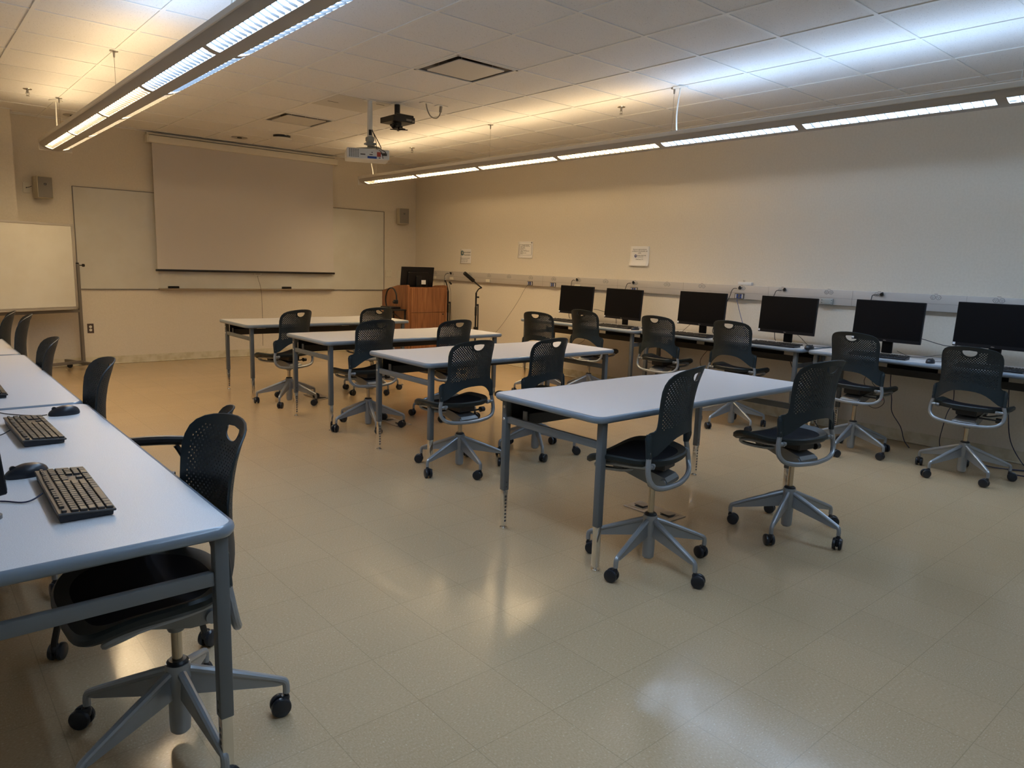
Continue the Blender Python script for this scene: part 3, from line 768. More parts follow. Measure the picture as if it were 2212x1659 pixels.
make_mouse('mouse beside the third keyboard from the front corner', (5.975, 3.925, DZ), rad(-92))
make_mouse('mouse at the seam of the last two right wall desks', (6.07, 3.05, DZ), rad(-100))
make_mouse('mouse between the last two chairs on the right wall', (6.04, 2.06, DZ), rad(-88))

def cord(name, label, pts, r, mt, n=6, cat='cable', parent=None, group=None):
    bm = BM(); tube(bm, pts, r, 7, n)
    o = obj(name, bm, mt, parent)
    if not parent: tag(o, label, cat, group)
    return o
cord('cable', 'thin black cord curving to the mouse past the second left keyboard', [(.428, 3.33, .752), (.40, 3.345, .749), (.34, 3.40, .7485), (.28, 3.50, .7485), (.24, 3.72, .7485), (.18, 3.80, .7485), (.05, 3.85, .7485)], .002, 'cable_black')
cord('cable', 'thin black cord leaving the back of the second left keyboard', [(.278, 3.06, .762), (.25, 3.05, .750), (.20, 3.03, .7485), (.14, 3.06, .7485), (.05, 3.15, .7485)], .002, 'cable_black')
cord('cable', 'thin dark cord between the edge monitor and the closest keyboard', [(.260, 2.20, .762), (.235, 2.19, .751), (.21, 2.19, .7485), (.17, 2.23, .7485), (.10, 2.27, .7485)], .0022, 'cable_navy')

# ---------------------------------------------------------------- raceway on the right wall
RZ0, RZ1, RX = 1.137, 1.275, XR-.042
t = thing('wall_raceway', 'long grey-beige metal raceway running the whole right wall', 'cable raceway', (XR, 5, RZ0))
def rl(x, y, z): return (x-XR, y-5, z-RZ0)
bm = BM(); bx(bm, -.042, 0, YB-5, YF-5.0, 0, RZ1-RZ0, .004, 2); obj('cover', bm, 'raceway', t)
bm = BM(); bx(bm, -.0428, -.04, YB-5, YF-5, .061, .0625)
for y in (8.6, 7.0, 5.7, 4.76, 3.75, 2.93, 2.02, 1.2): bx(bm, -.0428, -.04, y-5-.0008, y-5+.0008, 0, RZ1-RZ0)
obj('seam', bm, 'alu_dark', t, smooth=0)
NUM = ['first', 'second', 'third', 'fourth', 'fifth', 'sixth', 'seventh', 'eighth', 'ninth', 'tenth', 'eleventh', 'twelfth', 'thirteenth', 'fourteenth', 'fifteenth', 'sixteenth', 'seventeenth', 'eighteenth']
def outlet_pair(y, z, i, proto=None):
    lb = 'duplex outlet pair on the wall raceway, %s from the front corner' % NUM[i]
    if proto: return dup(proto, lb, (RX, y, z))
    t = thing('power_outlet', lb, 'power outlet', (RX, y, z), 0, 'outlets in the wall raceway')
    for s in (-1, 1):
        bm = BM(); cyl(bm, (-.0006, s*.021, 0), (-.0022, s*.021, 0), .0175, .0168, 20); p = obj('socket', bm, 'socket_grey', t)
        bm = BM()
        for q in (-1, 1): bx(bm, -.003, -.002, s*.021+q*.006-.0012, s*.021+q*.006+.0012, -.001, .007)
        cyl(bm, (-.002, s*.021, -.008), (-.003, s*.021, -.008), .0026, None, 8)
        lathe(bm, [(.0176, 0), (.0192, 0), (.0192, .0012), (.0176, .0012)], seg=20, mtx=Matrix.Translation((-.0004, s*.021, 0)) @ Matrix.Rotation(-PI/2, 4, 'Y'))
        obj('slot', bm, 'socket_dark', p, smooth=0)
    bm = BM(); bx(bm, -.0015, -.0004, -.014, .014, .026, .029); bx(bm, -.0015, -.0004, -.046, -.043, -.002, .001); bx(bm, -.0015, -.0004, .043, .046, -.002, .001); obj('marking', bm, 'socket_dark', t, smooth=0)
    return t
OY = [9.49, 9.04, 8.588, 8.136, 7.689, 7.236, 6.792, 6.345, 5.89, 5.437, 4.979, 4.523, 4.048, 3.605, 3.147, 2.700, 2.247, 1.797]
po = None
for i, y in enumerate(OY):
    z = 1.236+.028*(8.136-y)/6.34*.6
    o = outlet_pair(y, min(z, 1.252), i, po); po = po or o
def data_box(y, kind, lb):
    t = thing('data_box', lb, 'wall box', (RX, y, 1.166), 0, 'boxes on the wall raceway')
    if kind == 'blank':
        bm = BM(); bx(bm, -.022, 0, -.042, .042, -.020, .020, .004, 2); obj('cover', bm, 'switch_white', t)
    elif kind == 'grey':
        bm = BM(); bx(bm, -.022, 0, -.058, .050, -.026, .026, .004, 2); bx(bm, -.023, -.02, -.040, .034, -.016, .016, .002); obj('cover', bm, 'box_grey', t)
        bm = BM()
        for yy in (-.048, .042):
            for zz in (-.012, .012): bx(bm, -.0235, -.0218, yy-.004, yy+.004, zz-.003, zz+.003)
        obj('notch', bm, 'socket_dark', t, smooth=0)
    else:
        bm = BM(); bx(bm, -.012, 0, -.052, .052, -.030, .028, .002); obj('bezel', bm, 'alu_dark', t)
        bm = BM(); bx(bm, -.0135, -.011, -.041, -.032, -.022, .020); bx(bm, -.0135, -.011, .032, .041, -.022, .020); obj('label_strip', bm, 'sticker', t, smooth=0)
        for yy in (-.019, .019):
            for zz in (-.011, .010):
                bm = BM(); bx(bm, -.015, -.011, yy-.009, yy+.009, zz-.008, zz+.008, .001); obj('data_jack', bm, 'ink_blue', t)
    return t
data_box(9.50, 'blank', 'blank cream box on the raceway behind the lectern'); data_box(9.03, 'blank', 'blank cream box on the raceway behind the left microphone stand')
data_box(8.137, 'blank', 'blank cream box on the raceway right of the long microphone')
data_box(7.243, 'data', 'blue network jack box with the thin grey wire plugged in'); data_box(6.797, 'data', 'blue network jack box just left of the first wall monitor')
data_box(6.349, 'blank', 'blank cream box on the raceway above the first wall monitor'); data_box(5.44, 'data', 'blue network jack box above the second wall monitor')
data_box(4.063, 'data', 'blue network jack box with a blue cable plugged in'); data_box(3.152, 'grey', 'grey-green blank box on the raceway above the fourth monitor')
# plugs with cords
def plug(y, z, lb, pts, r=.0035):
    t = thing('power_plug', lb, 'power plug', (RX, y, z), 0, 'black plugs in the raceway')
    bm = BM(); lathe(bm, [(.0001, .0), (.015, .001), (.016, .012), (.010, .030), (.006, .044), (.0001, .046)], seg=14, mtx=Matrix.Translation((-.003, 0, 0)) @ Matrix.Rotation(rad(-62), 4, 'Y') @ Matrix.Rotation(rad(30), 4, 'X'))
    obj('plug_body', bm, 'black', t)
    bm = BM(); tube(bm, [(-.030, .012, -.004)]+[(p[0]-RX, p[1]-y, p[2]-z) for p in pts], r, 7, 6); obj('cord', bm, 'cable_black', t)
plug(9.065, 1.243, 'black plug in the raceway behind the left microphone stand', [(6.47, 9.10, 1.24), (6.46, 9.14, 1.18), (6.46, 9.14, .9), (6.47, 9.12, .5), (6.48, 9.1, .12), (6.4, 9.1, .012), (6.2, 9.1, .010)])
plug(6.366, 1.243, 'black plug above the first wall monitor', [(6.49, 6.41, 1.238), (6.488, 6.43, 1.20), (6.482, 6.43, 1.10), (6.46, 6.42, .95), (6.44, 6.40, .80), (6.42, 6.36, .766)])
plug(5.458, 1.244, 'black plug above the second wall monitor', [(6.48, 5.51, 1.230), (6.47, 5.53, 1.17), (6.44, 5.56, 1.05), (6.40, 5.58, .90), (6.38, 5.56, .766)])
plug(4.069, 1.247, 'black plug just right of the third wall monitor', [(6.48, 4.11, 1.240), (6.475, 4.13, 1.21), (6.46, 4.14, 1.15), (6.42, 4.18, 1.02), (6.38, 4.22, .90), (6.36, 4.24, .80), (6.36, 4.20, .766)])
plug(3.584, 1.250, 'black plug above the left part of the fourth wall monitor', [(6.48, 3.63, 1.243), (6.475, 3.65, 1.22), (6.46, 3.66, 1.12), (6.46, 3.62, .95), (6.45, 3.60, .80), (6.44, 3.58, .766)])
plug(2.679, 1.252, 'black plug above the fifth wall monitor', [(6.48, 2.73, 1.245), (6.475, 2.74, 1.22), (6.46, 2.74, 1.10), (6.45, 2.70, .90), (6.44, 2.66, .80), (6.43, 2.62, .766)])
cord('network_cable', 'blue network cable dropping from the raceway to the desk', [(RX-.014, 4.045, 1.155), (6.46, 4.05, 1.13), (6.44, 4.02, 1.08), (6.41, 3.96, .97), (6.39, 3.90, .86), (6.38, 3.86, .79), (6.36, 3.84, .764)], .0028, 'cable_blue')
cord('wire', 'thin grey wire sagging from the raceway to the floor', [(RX-.012, 7.25, 1.16), (6.49, 7.30, 1.10), (6.47, 7.44, .89), (6.46, 7.70, .60), (6.44, 7.92, .38), (6.42, 8.10, .20), (6.40, 8.25, .04), (6.35, 8.4, .006), (6.1, 8.6, .006)], .0022, 'cable_grey')
t = thing('network_adapter', 'small white box standing on top of the raceway', 'box', (XR-.022, 4.02, RZ1))
bm = BM(); bx(bm, -.020, .020, -.075, .075, 0, .034, .005, 2); obj('case', bm, 'plastic_white', t)
bm = BM(); [cyl(bm, (0, yy, .034), (0, yy, .052), .002, None, 8) for yy in (.012, .026)]; obj('prong', bm, 'socket_dark', t)
# cables on and under the wall desks
cw = [
 ('black cable sagging between the last two wall monitors', [(6.24, 2.24, .93), (6.27, 2.19, .915), (6.31, 2.08, .885), (6.29, 2.00, .885), (6.26, 1.96, .90)], .0028, 'cable_black'),
 ('black cable between the first two wall monitors', [(6.24, 5.80, .92), (6.26, 5.74, .915), (6.26, 5.64, .90), (6.24, 5.55, .905)], .0028, 'cable_black'),
 ('thin cord humped on the desk right of the fifth monitor', [(6.32, 2.42, .80), (6.34, 2.33, .765), (6.36, 2.24, .7655), (6.36, 2.16, .785), (6.36, 2.08, .80), (6.33, 2.00, .765), (6.12, 2.06, .7655)], .0018, 'cable_black'),
 ('thin cords behind the foot of the fourth monitor', [(6.30, 3.33, .88), (6.31, 3.25, .82), (6.32, 3.18, .765), (6.34, 3.05, .7645), (6.37, 2.95, .7645)], .002, 'cable_black'),
 ('thin cord looped under the third monitor', [(6.25, 4.42, .87), (6.22, 4.46, .82), (6.20, 4.50, .765), (6.30, 4.48, .7645)], .002, 'cable_black'),
 ('black cord hanging from the tray between the last two chairs on the right', [(6.46, 2.50, .60), (6.45, 2.49, .50), (6.46, 2.47, .38), (6.45, 2.45, .26), (6.43, 2.36, .15), (6.38, 2.30, .05), (6.34, 2.24, .006)], .0036, 'cable_navy'),
 ('thin black cord looping under the last desk beside the second chair from the right edge', [(6.44, 2.66, .60), (6.42, 2.70, .50), (6.42, 2.66, .40), (6.43, 2.72, .34), (6.44, 2.60, .27), (6.44, 2.52, .33), (6.44, 2.56, .42), (6.44, 2.64, .50), (6.44, 2.58, .60)], .0024, 'cable_black'),
 ('navy cord hanging under the right end of the last desk', [(6.42, 1.62, .60), (6.42, 1.60, .40), (6.38, 1.55, .20), (6.34, 1.44, .05), (6.30, 1.34, .006), (6.20, 1.30, .006)], .0036, 'cable_navy'),
 ('second navy cord hanging under the right end of the last desk', [(6.44, 1.48, .60), (6.44, 1.50, .40), (6.42, 1.45, .18), (6.36, 1.36, .03), (6.28, 1.28, .006)], .0036, 'cable_navy'),
 ('navy cords lying in loops on the floor below the last desk', [(6.30, 1.80, .006), (6.24, 1.60, .006), (6.34, 1.40, .006), (6.22, 1.30, .006), (6.14, 1.42, .006), (6.26, 1.50, .006), (6.36, 1.34, .006), (6.40, 1.1, .006)], .004, 'cable_navy'),
 ('black cord behind the last chair, dropping from the desk to the floor', [(6.36, 1.98, .60), (6.34, 1.96, .45), (6.30, 1.98, .35), (6.30, 2.00, .22), (6.34, 2.02, .10), (6.38, 2.00, .006), (6.44, 1.96, .006)], .0032, 'cable_navy'),
 ('black cord hanging under the middle desk near its left chair', [(6.40, 4.30, .60), (6.34, 4.34, .50), (6.33, 4.32, .42), (6.36, 4.22, .30), (6.40, 4.12, .16), (6.44, 4.05, .006)], .0026, 'cable_black'),
 ('black cord hanging under the right part of the middle desk', [(6.44, 3.42, .60), (6.42, 3.36, .50), (6.38, 3.30, .40), (6.38, 3.22, .25), (6.42, 3.14, .10), (6.42, 3.06, .006)], .0034, 'cable_black'),
 ('thin cords looped below the seam of the first two wall desks', [(6.38, 5.00, .58), (6.34, 5.04, .52), (6.30, 5.06, .44), (6.32, 4.98, .38), (6.38, 4.90, .44), (6.40, 4.92, .58)], .0024, 'cable_black'),
 ('thin cord looped under the far end of the first wall desk', [(6.34, 6.20, .58), (6.30, 6.24, .50), (6.32, 6.14, .46), (6.38, 6.06, .52), (6.38, 6.06, .58)], .0022, 'cable_black'),
]
for lb, pts, r, mt_ in cw: cord('cable', lb, pts, r, mt_)
t = thing('desk_phone', 'small black device leaning behind the foot of the second monitor', 'phone', (6.27, 5.02, DZ), -PI/2+.3)
bm = BM(); box(bm, (0, 0, .006), (.09, .10, .012), None, .003); obj('foot', bm, 'black', t)
bm = BM(); box(bm, (0, .01, .055), (.045, .018, .10), Matrix.Rotation(rad(-30), 4, 'X'), .006); obj('handset', bm, 'black', t)

# ---------------------------------------------------------------- posters on the right wall
def poster(label, y0, y1, z0, z1, lines, logo=None, curl=.012, paper='paper', border=False):
    # y0 is the left side seen from the room (larger y)
    W_, H_ = y0-y1, z1-z0
    t = thing('wall_notice', label, 'notice', (XR, (y0+y1)/2, (z0+z1)/2), 0, 'paper notices on the right wall')
    def off(v): return .003+curl*max(0, .35-v)**2/.1225
    bm = BM(); grid_surf(bm, lambda a, b: Vector((-off(b), W_/2-a*W_, -H_/2+b*H_)), 6, 14)
    g2 = BM(); g2.free()
    o = obj('sheet', bm, paper, t); sm = o.modifiers.new('s', 'SOLIDIFY'); sm.thickness = .0008; sm.offset = 0
    MT = lambda y, z: Matrix.Translation((-off(z/H_+.5)-.0012, y, z)) @ Matrix.Rotation(-PI/2, 4, 'Z') @ Matrix.Rotation(PI/2, 4, 'X')
    bm = BM()
    for s, size, y, z, al in lines: text_bm(s, size, MT(y, z), bm, al)
    if border:
        for (a, b, c, d) in ((-.42, .42, .30, .31), (-.42, .42, -.33, -.32), (-.42, -.41, -.33, .31), (.41, .42, -.33, .31)):
            bx(bm, -.0052, -.0042, a*W_, b*W_, c*H_, d*H_)
    obj('printed_text', bm, 'ink', t, smooth=0)
    if logo:
        y, z, r, mt_ = logo; bm = BM(); x0 = -off(z/H_+.5)
        cyl(bm, (x0-.001, y, z), (x0-.0016, y, z), r, None, 28); g = obj('logo', bm, mt_, t)
        bm = BM(); cyl(bm, (x0-.0014, y-r*.1, z+r*.1), (x0-.0020, y-r*.1, z+r*.1), r*.55, None, 20); obj('logo_center', bm, 'alu', g)
    return t
poster('paper notice with a teal round logo, nearest the front corner', 8.885, 8.62, 1.40, 1.613,
       [('Instructional', .034, -.035, .060, 'CENTER'), ('Presentation', .034, -.035, .022, 'CENTER'), ('Please be sure to turn off', .021, .122, -.028, 'LEFT'), ('the computer before', .021, .122, -.052, 'LEFT'), ('you leave the room!', .021, .122, -.076, 'LEFT')], (.085, .048, .036, 'ink_teal'), .004)
poster('framed small-print notice, middle one on the right wall', 7.56, 7.26, 1.50, 1.722,
       [('Computer Lab Rules', .017, 0, .062, 'CENTER')]+[(s, .0125, .10, .046-.0125*i, 'LEFT') for i, s in enumerate(['No food or drinks are allowed in this', 'room at any time.', 'Please log off when', 'you are done.', 'Please do not move the', 'equipment or unplug cables without', 'asking staff.', 'Report problems to the', 'help desk.'])], (-.125, .094, .011, 'ink'), .006, 'paper', True)
poster('white help desk notice, the one above the third and second monitors', 5.565, 5.285, 1.437, 1.661,
       [('If you are experiencing any', .0185, 0, .076, 'CENTER'), ('problems in the lab please call', .0185, 0, .057, 'CENTER'), ('x5301', .019, 0, .036, 'CENTER'), ('Pavilion Help Desk', .017, .035, .008, 'LEFT'), ('Cross Plaza Annex', .012, .035, -.008, 'LEFT'), ('Thank you, ITS', .018, 0, -.036, 'CENTER')], (.056, .002, .018, 'ink_blue'), .02)

# ---------------------------------------------------------------- front wall
t = thing('whiteboard', 'large wall whiteboard behind the projection screen', 'whiteboard', (3.845, YF, 1.55))
bm = BM(); bx(bm, -2.12, 2.12, -.014, 0, -.605, .61); obj('board', bm, 'board_white', t, smooth=0)
bm = BM()
for a in ((-2.125, 2.125, .605, .613), (-2.125, 2.125, -.613, -.604), (-2.127, -2.119, -.61, .61), (2.119, 2.127, -.61, .61)): bx(bm, a[0], a[1], -.020, -.001, a[2], a[3])
obj('frame', bm, 'alu_dark', t, smooth=0)
bm = BM(); prism(bm, [(0, 0), (-.085, -.004), (-.092, .010), (-.086, .012), (-.080, .004), (0, .014)], -1.22, 1.22, Matrix.Translation((0, 0, -.606)) @ Matrix.Rotation(PI/2, 4, 'Z') @ Matrix.Rotation(PI/2, 4, 'X')); obj('marker_tray', bm, 'alu', t)
def eraser(lb, x):
    t = thing('eraser', lb, 'eraser', (x, YF-.045, .9575), .05, 'erasers on the marker tray')
    bm = BM(); box(bm, (0, 0, .006), (.13, .045, .012), None, .002); obj('felt', bm, 'foam', t)
    bm = BM(); box(bm, (0, 0, .019), (.13, .047, .016), None, .004); obj('back', bm, 'black', t)
eraser('black eraser at the left end of the marker tray', 2.80); eraser('black eraser on the right half of the marker tray', 4.34)
t = thing('projection_screen', 'white pull-down projection screen over the whiteboard', 'projection screen', (3.84, YF-.075, 2.0))
bm = BM(); bx(bm, -1.275, 1.275, -.055, .05, .765, .850, .008, 2); bx(bm, -1.29, 1.26, -.02, .05, .86, .885, .004); obj('housing', bm, 'housing', t)
bm = BM(); bx(bm, -1.30, -1.272, -.06, .055, .760, .856, .006); bx(bm, 1.272, 1.29, -.06, .055, .760, .856, .006); obj('end_cap', bm, 'housing', t)
bm = BM(); bx(bm, -1.232, 1.225, -.002, .000, -.80, .77); obj('fabric', bm, 'fabric_screen', t, smooth=0)
bm = BM(); bx(bm, -1.255, 1.245, -.014, .014, -.825, -.797, .008, 2); obj('bottom_bar', bm, 'black', t)
bm = BM(); tube(bm, [(.07-.04, 0, -.825), (.07-.045, 0, -.85), (.07, 0, -.858), (.07+.045, 0, -.85), (.07+.04, 0, -.825)], .004, 6, 4); obj('pull_handle', bm, 'cable_white', t)
bm = BM(); tube(bm, [(.07, 0, -.858), (.072, 0, -.90), (.095, -.03, -1.03), (.105, -.035, -1.2), (.11, -.03, -1.5), (.11, -.02, -1.85)], .0028, 6, 5); obj('pull_cord', bm, 'cable_grey', t)
def wall_speaker(lb, x, z, rz):
    t = thing('wall_speaker', lb, 'speaker', (x, YF-.03, z), rz, 'wall speakers')
    bm = BM(); box(bm, (0, -.075, 0), (.165, .15, .245), None, .012, 2); box(bm, (0, .01, 0), (.06, .04, .10)); obj('cabinet', bm, 'spk_body', t)
    bm = BM(); box(bm, (0, -.151, 0), (.148, .006, .226), None, .003); obj('grille', bm, 'spk_grille', t)
    bm = BM(); box(bm, (0, -.1545, .035), (.026, .002, .022)); p = obj('badge', bm, 'black', t, smooth=0)
    bm = text_bm('JBL', .010, Matrix.Translation((0, -.156, .035)) @ Matrix.Rotation(PI/2, 4, 'X')); obj('badge_text', bm, 'sticker', p, smooth=0)
    return t
wall_speaker('grey-fronted wall speaker left of the whiteboard', 1.395, 2.108, rad(12)); wall_speaker('grey-fronted wall speaker right of the screen near the corner', 6.275, 2.108, rad(-14))
t = thing('cable_plate', 'cream cable plate beside the left wall speaker', 'wall plate', (1.265, YF, 2.10))
bm = BM(); bx(bm, -.035, .035, -.006, 0, -.058, .058, .002); obj('plate', bm, 'switch_white', t)
bm = BM(); cyl(bm, (0, -.005, 0), (0, -.011, 0), .006, None, 10); tube(bm, [(0, -.008, 0), (.02, -.03, .004), (.05, -.035, .02)], .003, 6, 4); obj('speaker_wire', bm, 'black', t)
t = thing('wall_outlet', 'brown duplex outlet low on the front wall', 'power outlet', (1.823, YF, .458))
bm = BM(); bx(bm, -.035, .035, -.006, 0, -.058, .058, .002); obj('cover_plate', bm, 'plate_brown', t)
for z in (-.020, .020):
    bm = BM(); cyl(bm, (0, -.006, z), (0, -.008, z), .0165, None, 18); obj('socket', bm, 'switch_white', t)
bm = BM()
for z in (-.020, .020):
    for s in (-1, 1): bx(bm, s*.006-.001, s*.006+.001, -.0088, -.0078, z, z+.008)
obj('slot', bm, 'socket_dark', t, smooth=0)
t = thing('blank_plate', 'wide cream blank wall plate right of the whiteboard', 'wall plate', (6.066, YF, 1.198))
bm = BM(); bx(bm, -.058, .058, -.006, 0, -.056, .056, .002); obj('plate', bm, 'switch_white', t)
bm = BM(); [cyl(bm, (sx*.023, -.006, sz*.042), (sx*.023, -.0075, sz*.042), .004, None, 8) for sx in (-1, 1) for sz in (-1, 1)]; obj('screw', bm, 'steel', t)
t = thing('light_switch', 'narrow cream light switch left of the lectern monitor', 'light switch', (6.262, YF, 1.197))
bm = BM(); bx(bm, -.036, .036, -.006, 0, -.058, .058, .002); obj('plate', bm, 'switch_white', t)
bm = BM(); bx(bm, -.016, .016, -.009, -.005, -.034, .034, .001); obj('rocker', bm, 'switch_white', t)

# rolling whiteboard
th = rad(23); rbm = thing('rolling_whiteboard', 'rolling whiteboard on a grey metal stand at the left edge', 'whiteboard', (1.655, 9.72, 0), th)
bm = BM(); bx(bm, -1.50, -.05, -.018, .012, .76, 1.685); obj('board', bm, 'board_white', rbm, smooth=0)
bm = BM()
for a in ((-1.52, -.03, 1.675, 1.70), (-1.52, -.03, .735, .762), (-.058, -.03, .74, 1.70), (-1.52, -1.492, .74, 1.70)): bx(bm, a[0], a[1], -.024, .018, a[2], a[3], .002)
obj('frame', bm, 'alu', rbm)
bm = BM(); bx(bm, -1.45, -.10, -.075, -.02, .728, .738, .003); obj('marker_tray', bm, 'alu', rbm)
for x in (0, -1.55):
    bm = BM(); bx(bm, x-.017, x+.017, -.018, .018, .06, 1.25, .003); obj('post', bm, 'alu_dark', rbm)
    bm = BM(); cyl(bm, (x, 0, 1.25), (x, 0, 1.265), .018, None, 14); cyl(bm, (x+.015, -.02, 1.235), (x+.055, -.02, 1.235), .006, None, 8); cyl(bm, (x+.05, -.02, 1.235), (x+.068, -.02, 1.235), .017, None, 14); obj('lock_knob', bm, 'black', rbm)
    bm = BM(); bx(bm, x-.018, x+.018, -.34, .34, .070, .105, .003); obj('foot_bar', bm, 'alu_dark', rbm)
    for y in (-.31, .30): caster_objs(rbm, (x, y, 0), 1.0, 'wheel')
bm = BM(); bx(bm, -1.55, 0, -.012, .012, .085, .12, .003); obj('lower_crossbar', bm, 'alu_dark', rbm)
bm = BM(); bx(bm, -1.55, 0, -.012, .012, .690, .722, .003); obj('upper_crossbar', bm, 'alu_dark', rbm)

# ---------------------------------------------------------------- lectern
t = thing('lectern', 'orange-brown wooden lectern in the front right corner', 'lectern', (5.79, 8.60, 0))
bm = BM(); bx(bm, -.305, .305, 0, .025, .06, 1.05); bx(bm, -.285, .285, .025, .62, .05, .09); bx(bm, -.285, .285, .025, .62, .975, 1.0); bx(bm, -.29, .29, .03, .60, 0, .06); obj('body', bm, 'wood', t, smooth=0)
for s in (-1, 1):
    bm = BM(); prism(bm, [(-.01, .03), (.70, .03), (.70, .975), (.27, 1.066), (.03, 1.08), (-.006, 1.072)], -.013, .013, Matrix.Translation((s*.318, 0, 0)) @ Matrix.Rotation(PI/2, 4, 'Z') @ Matrix.Rotation(PI/2, 4, 'X')); obj('side_panel', bm, 'wood', t, smooth=20)
bm = BM(); bx(bm, -.283, .283, -.016, 0, .07, .690, .002); d = obj('door', bm, 'wood', t)
bm = BM(); cyl(bm, (.258, -.016, .665), (.258, -.019, .665), .011, None, 16); obj('lock', bm, 'black', d)
bm = BM(); bx(bm, -.283, .283, -.016, 0, .695, 1.04, .002); obj('upper_panel', bm, 'wood', t)
bm = BM(); bx(bm, .331, .345, .10, .14, .70, .80, .003); obj('latch', bm, 'black', t)
t = thing('side_shelf', 'folding black shelf bracket on the left side of the lectern', 'shelf', (5.45, 8.6, .72))
bm = BM(); bx(bm, -.26, .008, .03, .40, .0, .018, .004); obj('shelf_board', bm, 'black', t)
for y in (.06, .37):
    bm = BM(); tube(bm, [(-.24, y, 0), (-.01, y, -.15)], .008, 6, 1); bx(bm, -.008, .008, y-.01, y+.01, -.16, .0); obj('brace', bm, 'black', t)
t = thing('document_camera', 'black gooseneck document camera on the lectern side shelf', 'document camera', (5.34, 8.90, .738))
bm = BM(); bx(bm, -.09, .09, -.16, .09, 0, .03, .008, 2); obj('base', bm, 'black', t)
bm = BM(); tube(bm, [(0, .07, .02), (-.01, .085, .12), (-.01, .05, .23), (-.01, -.03, .285), (-.01, -.13, .28), (-.01, -.20, .21), (-.01, -.215, .13)], .010, 10, 6); obj('gooseneck', bm, 'black', t)
bm = BM(); box(bm, (-.02, -.205, .105), (.055, .05, .055), None, .008, 2); cyl(bm, (-.048, -.205, .10), (-.062, -.205, .10), .018, .016, 16); obj('camera_head', bm, 'black', t)

# ---------------------------------------------------------------- microphone stands
def mic_stand(lb, loc, long_mic, h, lr=.25, lz=.30):
    t = thing('microphone_stand', lb, 'microphone stand', loc, 0, 'microphone stands')
    bm = BM(); cyl(bm, (0, 0, .10), (0, 0, h), .0125, None, 12); cyl(bm, (.034, -.01, .46), (.030, -.01, h-.16), .009, None, 10); cyl(bm, (0, 0, h-.17), (.036, -.01, h-.17), .014, None, 12); cyl(bm, (0, 0, .46), (0, 0, .52), .028, None, 14); cyl(bm, (0, 0, h-.32), (0, 0, h-.20), .016, None, 12); obj('pole', bm, 'black', t)
    for k in range(3):
        a = PI/2+k*2*PI/3; bm = BM(); tube(bm, [(0, 0, lz), (lr*.9*math.cos(a), lr*.9*math.sin(a), .03), (lr*math.cos(a), lr*math.sin(a), .010)], .008, 6, 1); obj('leg', bm, 'black', t)
    if long_mic:
        bm = BM(); tube(bm, [(0, 0, h), (.04, 0, h+.05), (.09, 0, h+.07)], .009, 8, 3); tube(bm, [(.095, 0, h+.068), (-.04, .0, h+.155)], .010, 8, 1); cyl(bm, (.02, -.03, h-.06), (.02, .03, h-.06), .012, None, 12); obj('boom', bm, 'black', t)
    else:
        bm = BM(); tube(bm, [(0, 0, h), (-.03, 0, h+.10), (-.06, 0, h+.16)], .009, 8, 3); cyl(bm, (-.02, 0, h-.2), (-.035, 0, h+.05), .013, None, 10); obj('boom', bm, 'black', t)
    return t
s1 = mic_stand('black microphone stand right behind the lectern with a thin clip', (6.31, 8.83, 0), False, .985, .17, .48)
bm = BM(); tube(bm, [(-.055, 0, 1.13), (-.05, 0, 1.20), (0, 0, 1.235)], .006, 8, 4); obj('mic_clip', bm, 'chrome', s1); bm = BM(); cyl(bm, (.02, 0, 1.12), (.055, 0, 1.09), .014, None, 12); obj('boom_clutch', bm, 'black', s1)
bm = BM(); tube(bm, [(.02, 0, 1.09), (.045, 0, .95), (.06, 0, .7), (.085, 0, .45), (.09, 0, .2), (.10, 0, .012)], .003, 6, 6); obj('mic_cord', bm, 'cable_grey', s1)
s2 = mic_stand('black microphone stand by the right wall holding the long foam microphone', (6.22, 8.03, 0), True, 1.00)
t = thing('microphone', 'long black foam-covered microphone pointing up left', 'microphone', (6.10, 8.03, 1.212), 0)
bm = BM(); pA, pB = Vector((.068, 0, -.046)), Vector((-.085, 0, .054)); cyl(bm, pA, pB, .026, None, 18); lathe(bm, [(.026, 0), (.022, .012), (.0001, .02)], seg=18, mtx=Matrix.Translation(pB) @ (pB-pA).to_track_quat('Z', 'Y').to_matrix().to_4x4()); obj('foam_cover', bm, 'foam', t)
bm = BM(); tube(bm, [(.06, 0, -.042), (.125, 0, -.086)], .011, 8, 1); obj('handle', bm, 'black', t)

# ---------------------------------------------------------------- floor boxes
def floor_box(lb, x, y, rz):
    t = thing('floor_outlet_box', lb, 'floor box', (x, y, 0), rz, 'floor outlet plates')
    bm = BM(); bx(bm, -.075, .075, -.172, .172, 0, .005, .002); p = obj('plate', bm, 'floorplate', t)
    for s in (-1, 1):
        bm = BM(); bx(bm, -.050, .050, s*.095-.045, s*.095+.045, .005, .0065); q = obj('outlet_frame', bm, 'steel', t)
        bm = BM(); box(bm, (.004, s*.095, .0135), (.062, .064, .003), Matrix.Rotation(rad(6), 4, 'Y')); obj('flap', bm, 'floorplate', q)
        bm = BM(); bx(bm, -.03, .03, s*.095-.028, s*.095+.028, .006, .0095); obj('socket', bm, 'socket_dark', q)
floor_box('floor outlet plate under the nearest middle table, behind a chair base', 3.298, 2.50, 0); floor_box('floor outlet plate under the second row table', 3.27, 5.36, 0)
floor_box('floor outlet plate under the farthest table, beside a chair caster', 3.235, 6.80, 0)

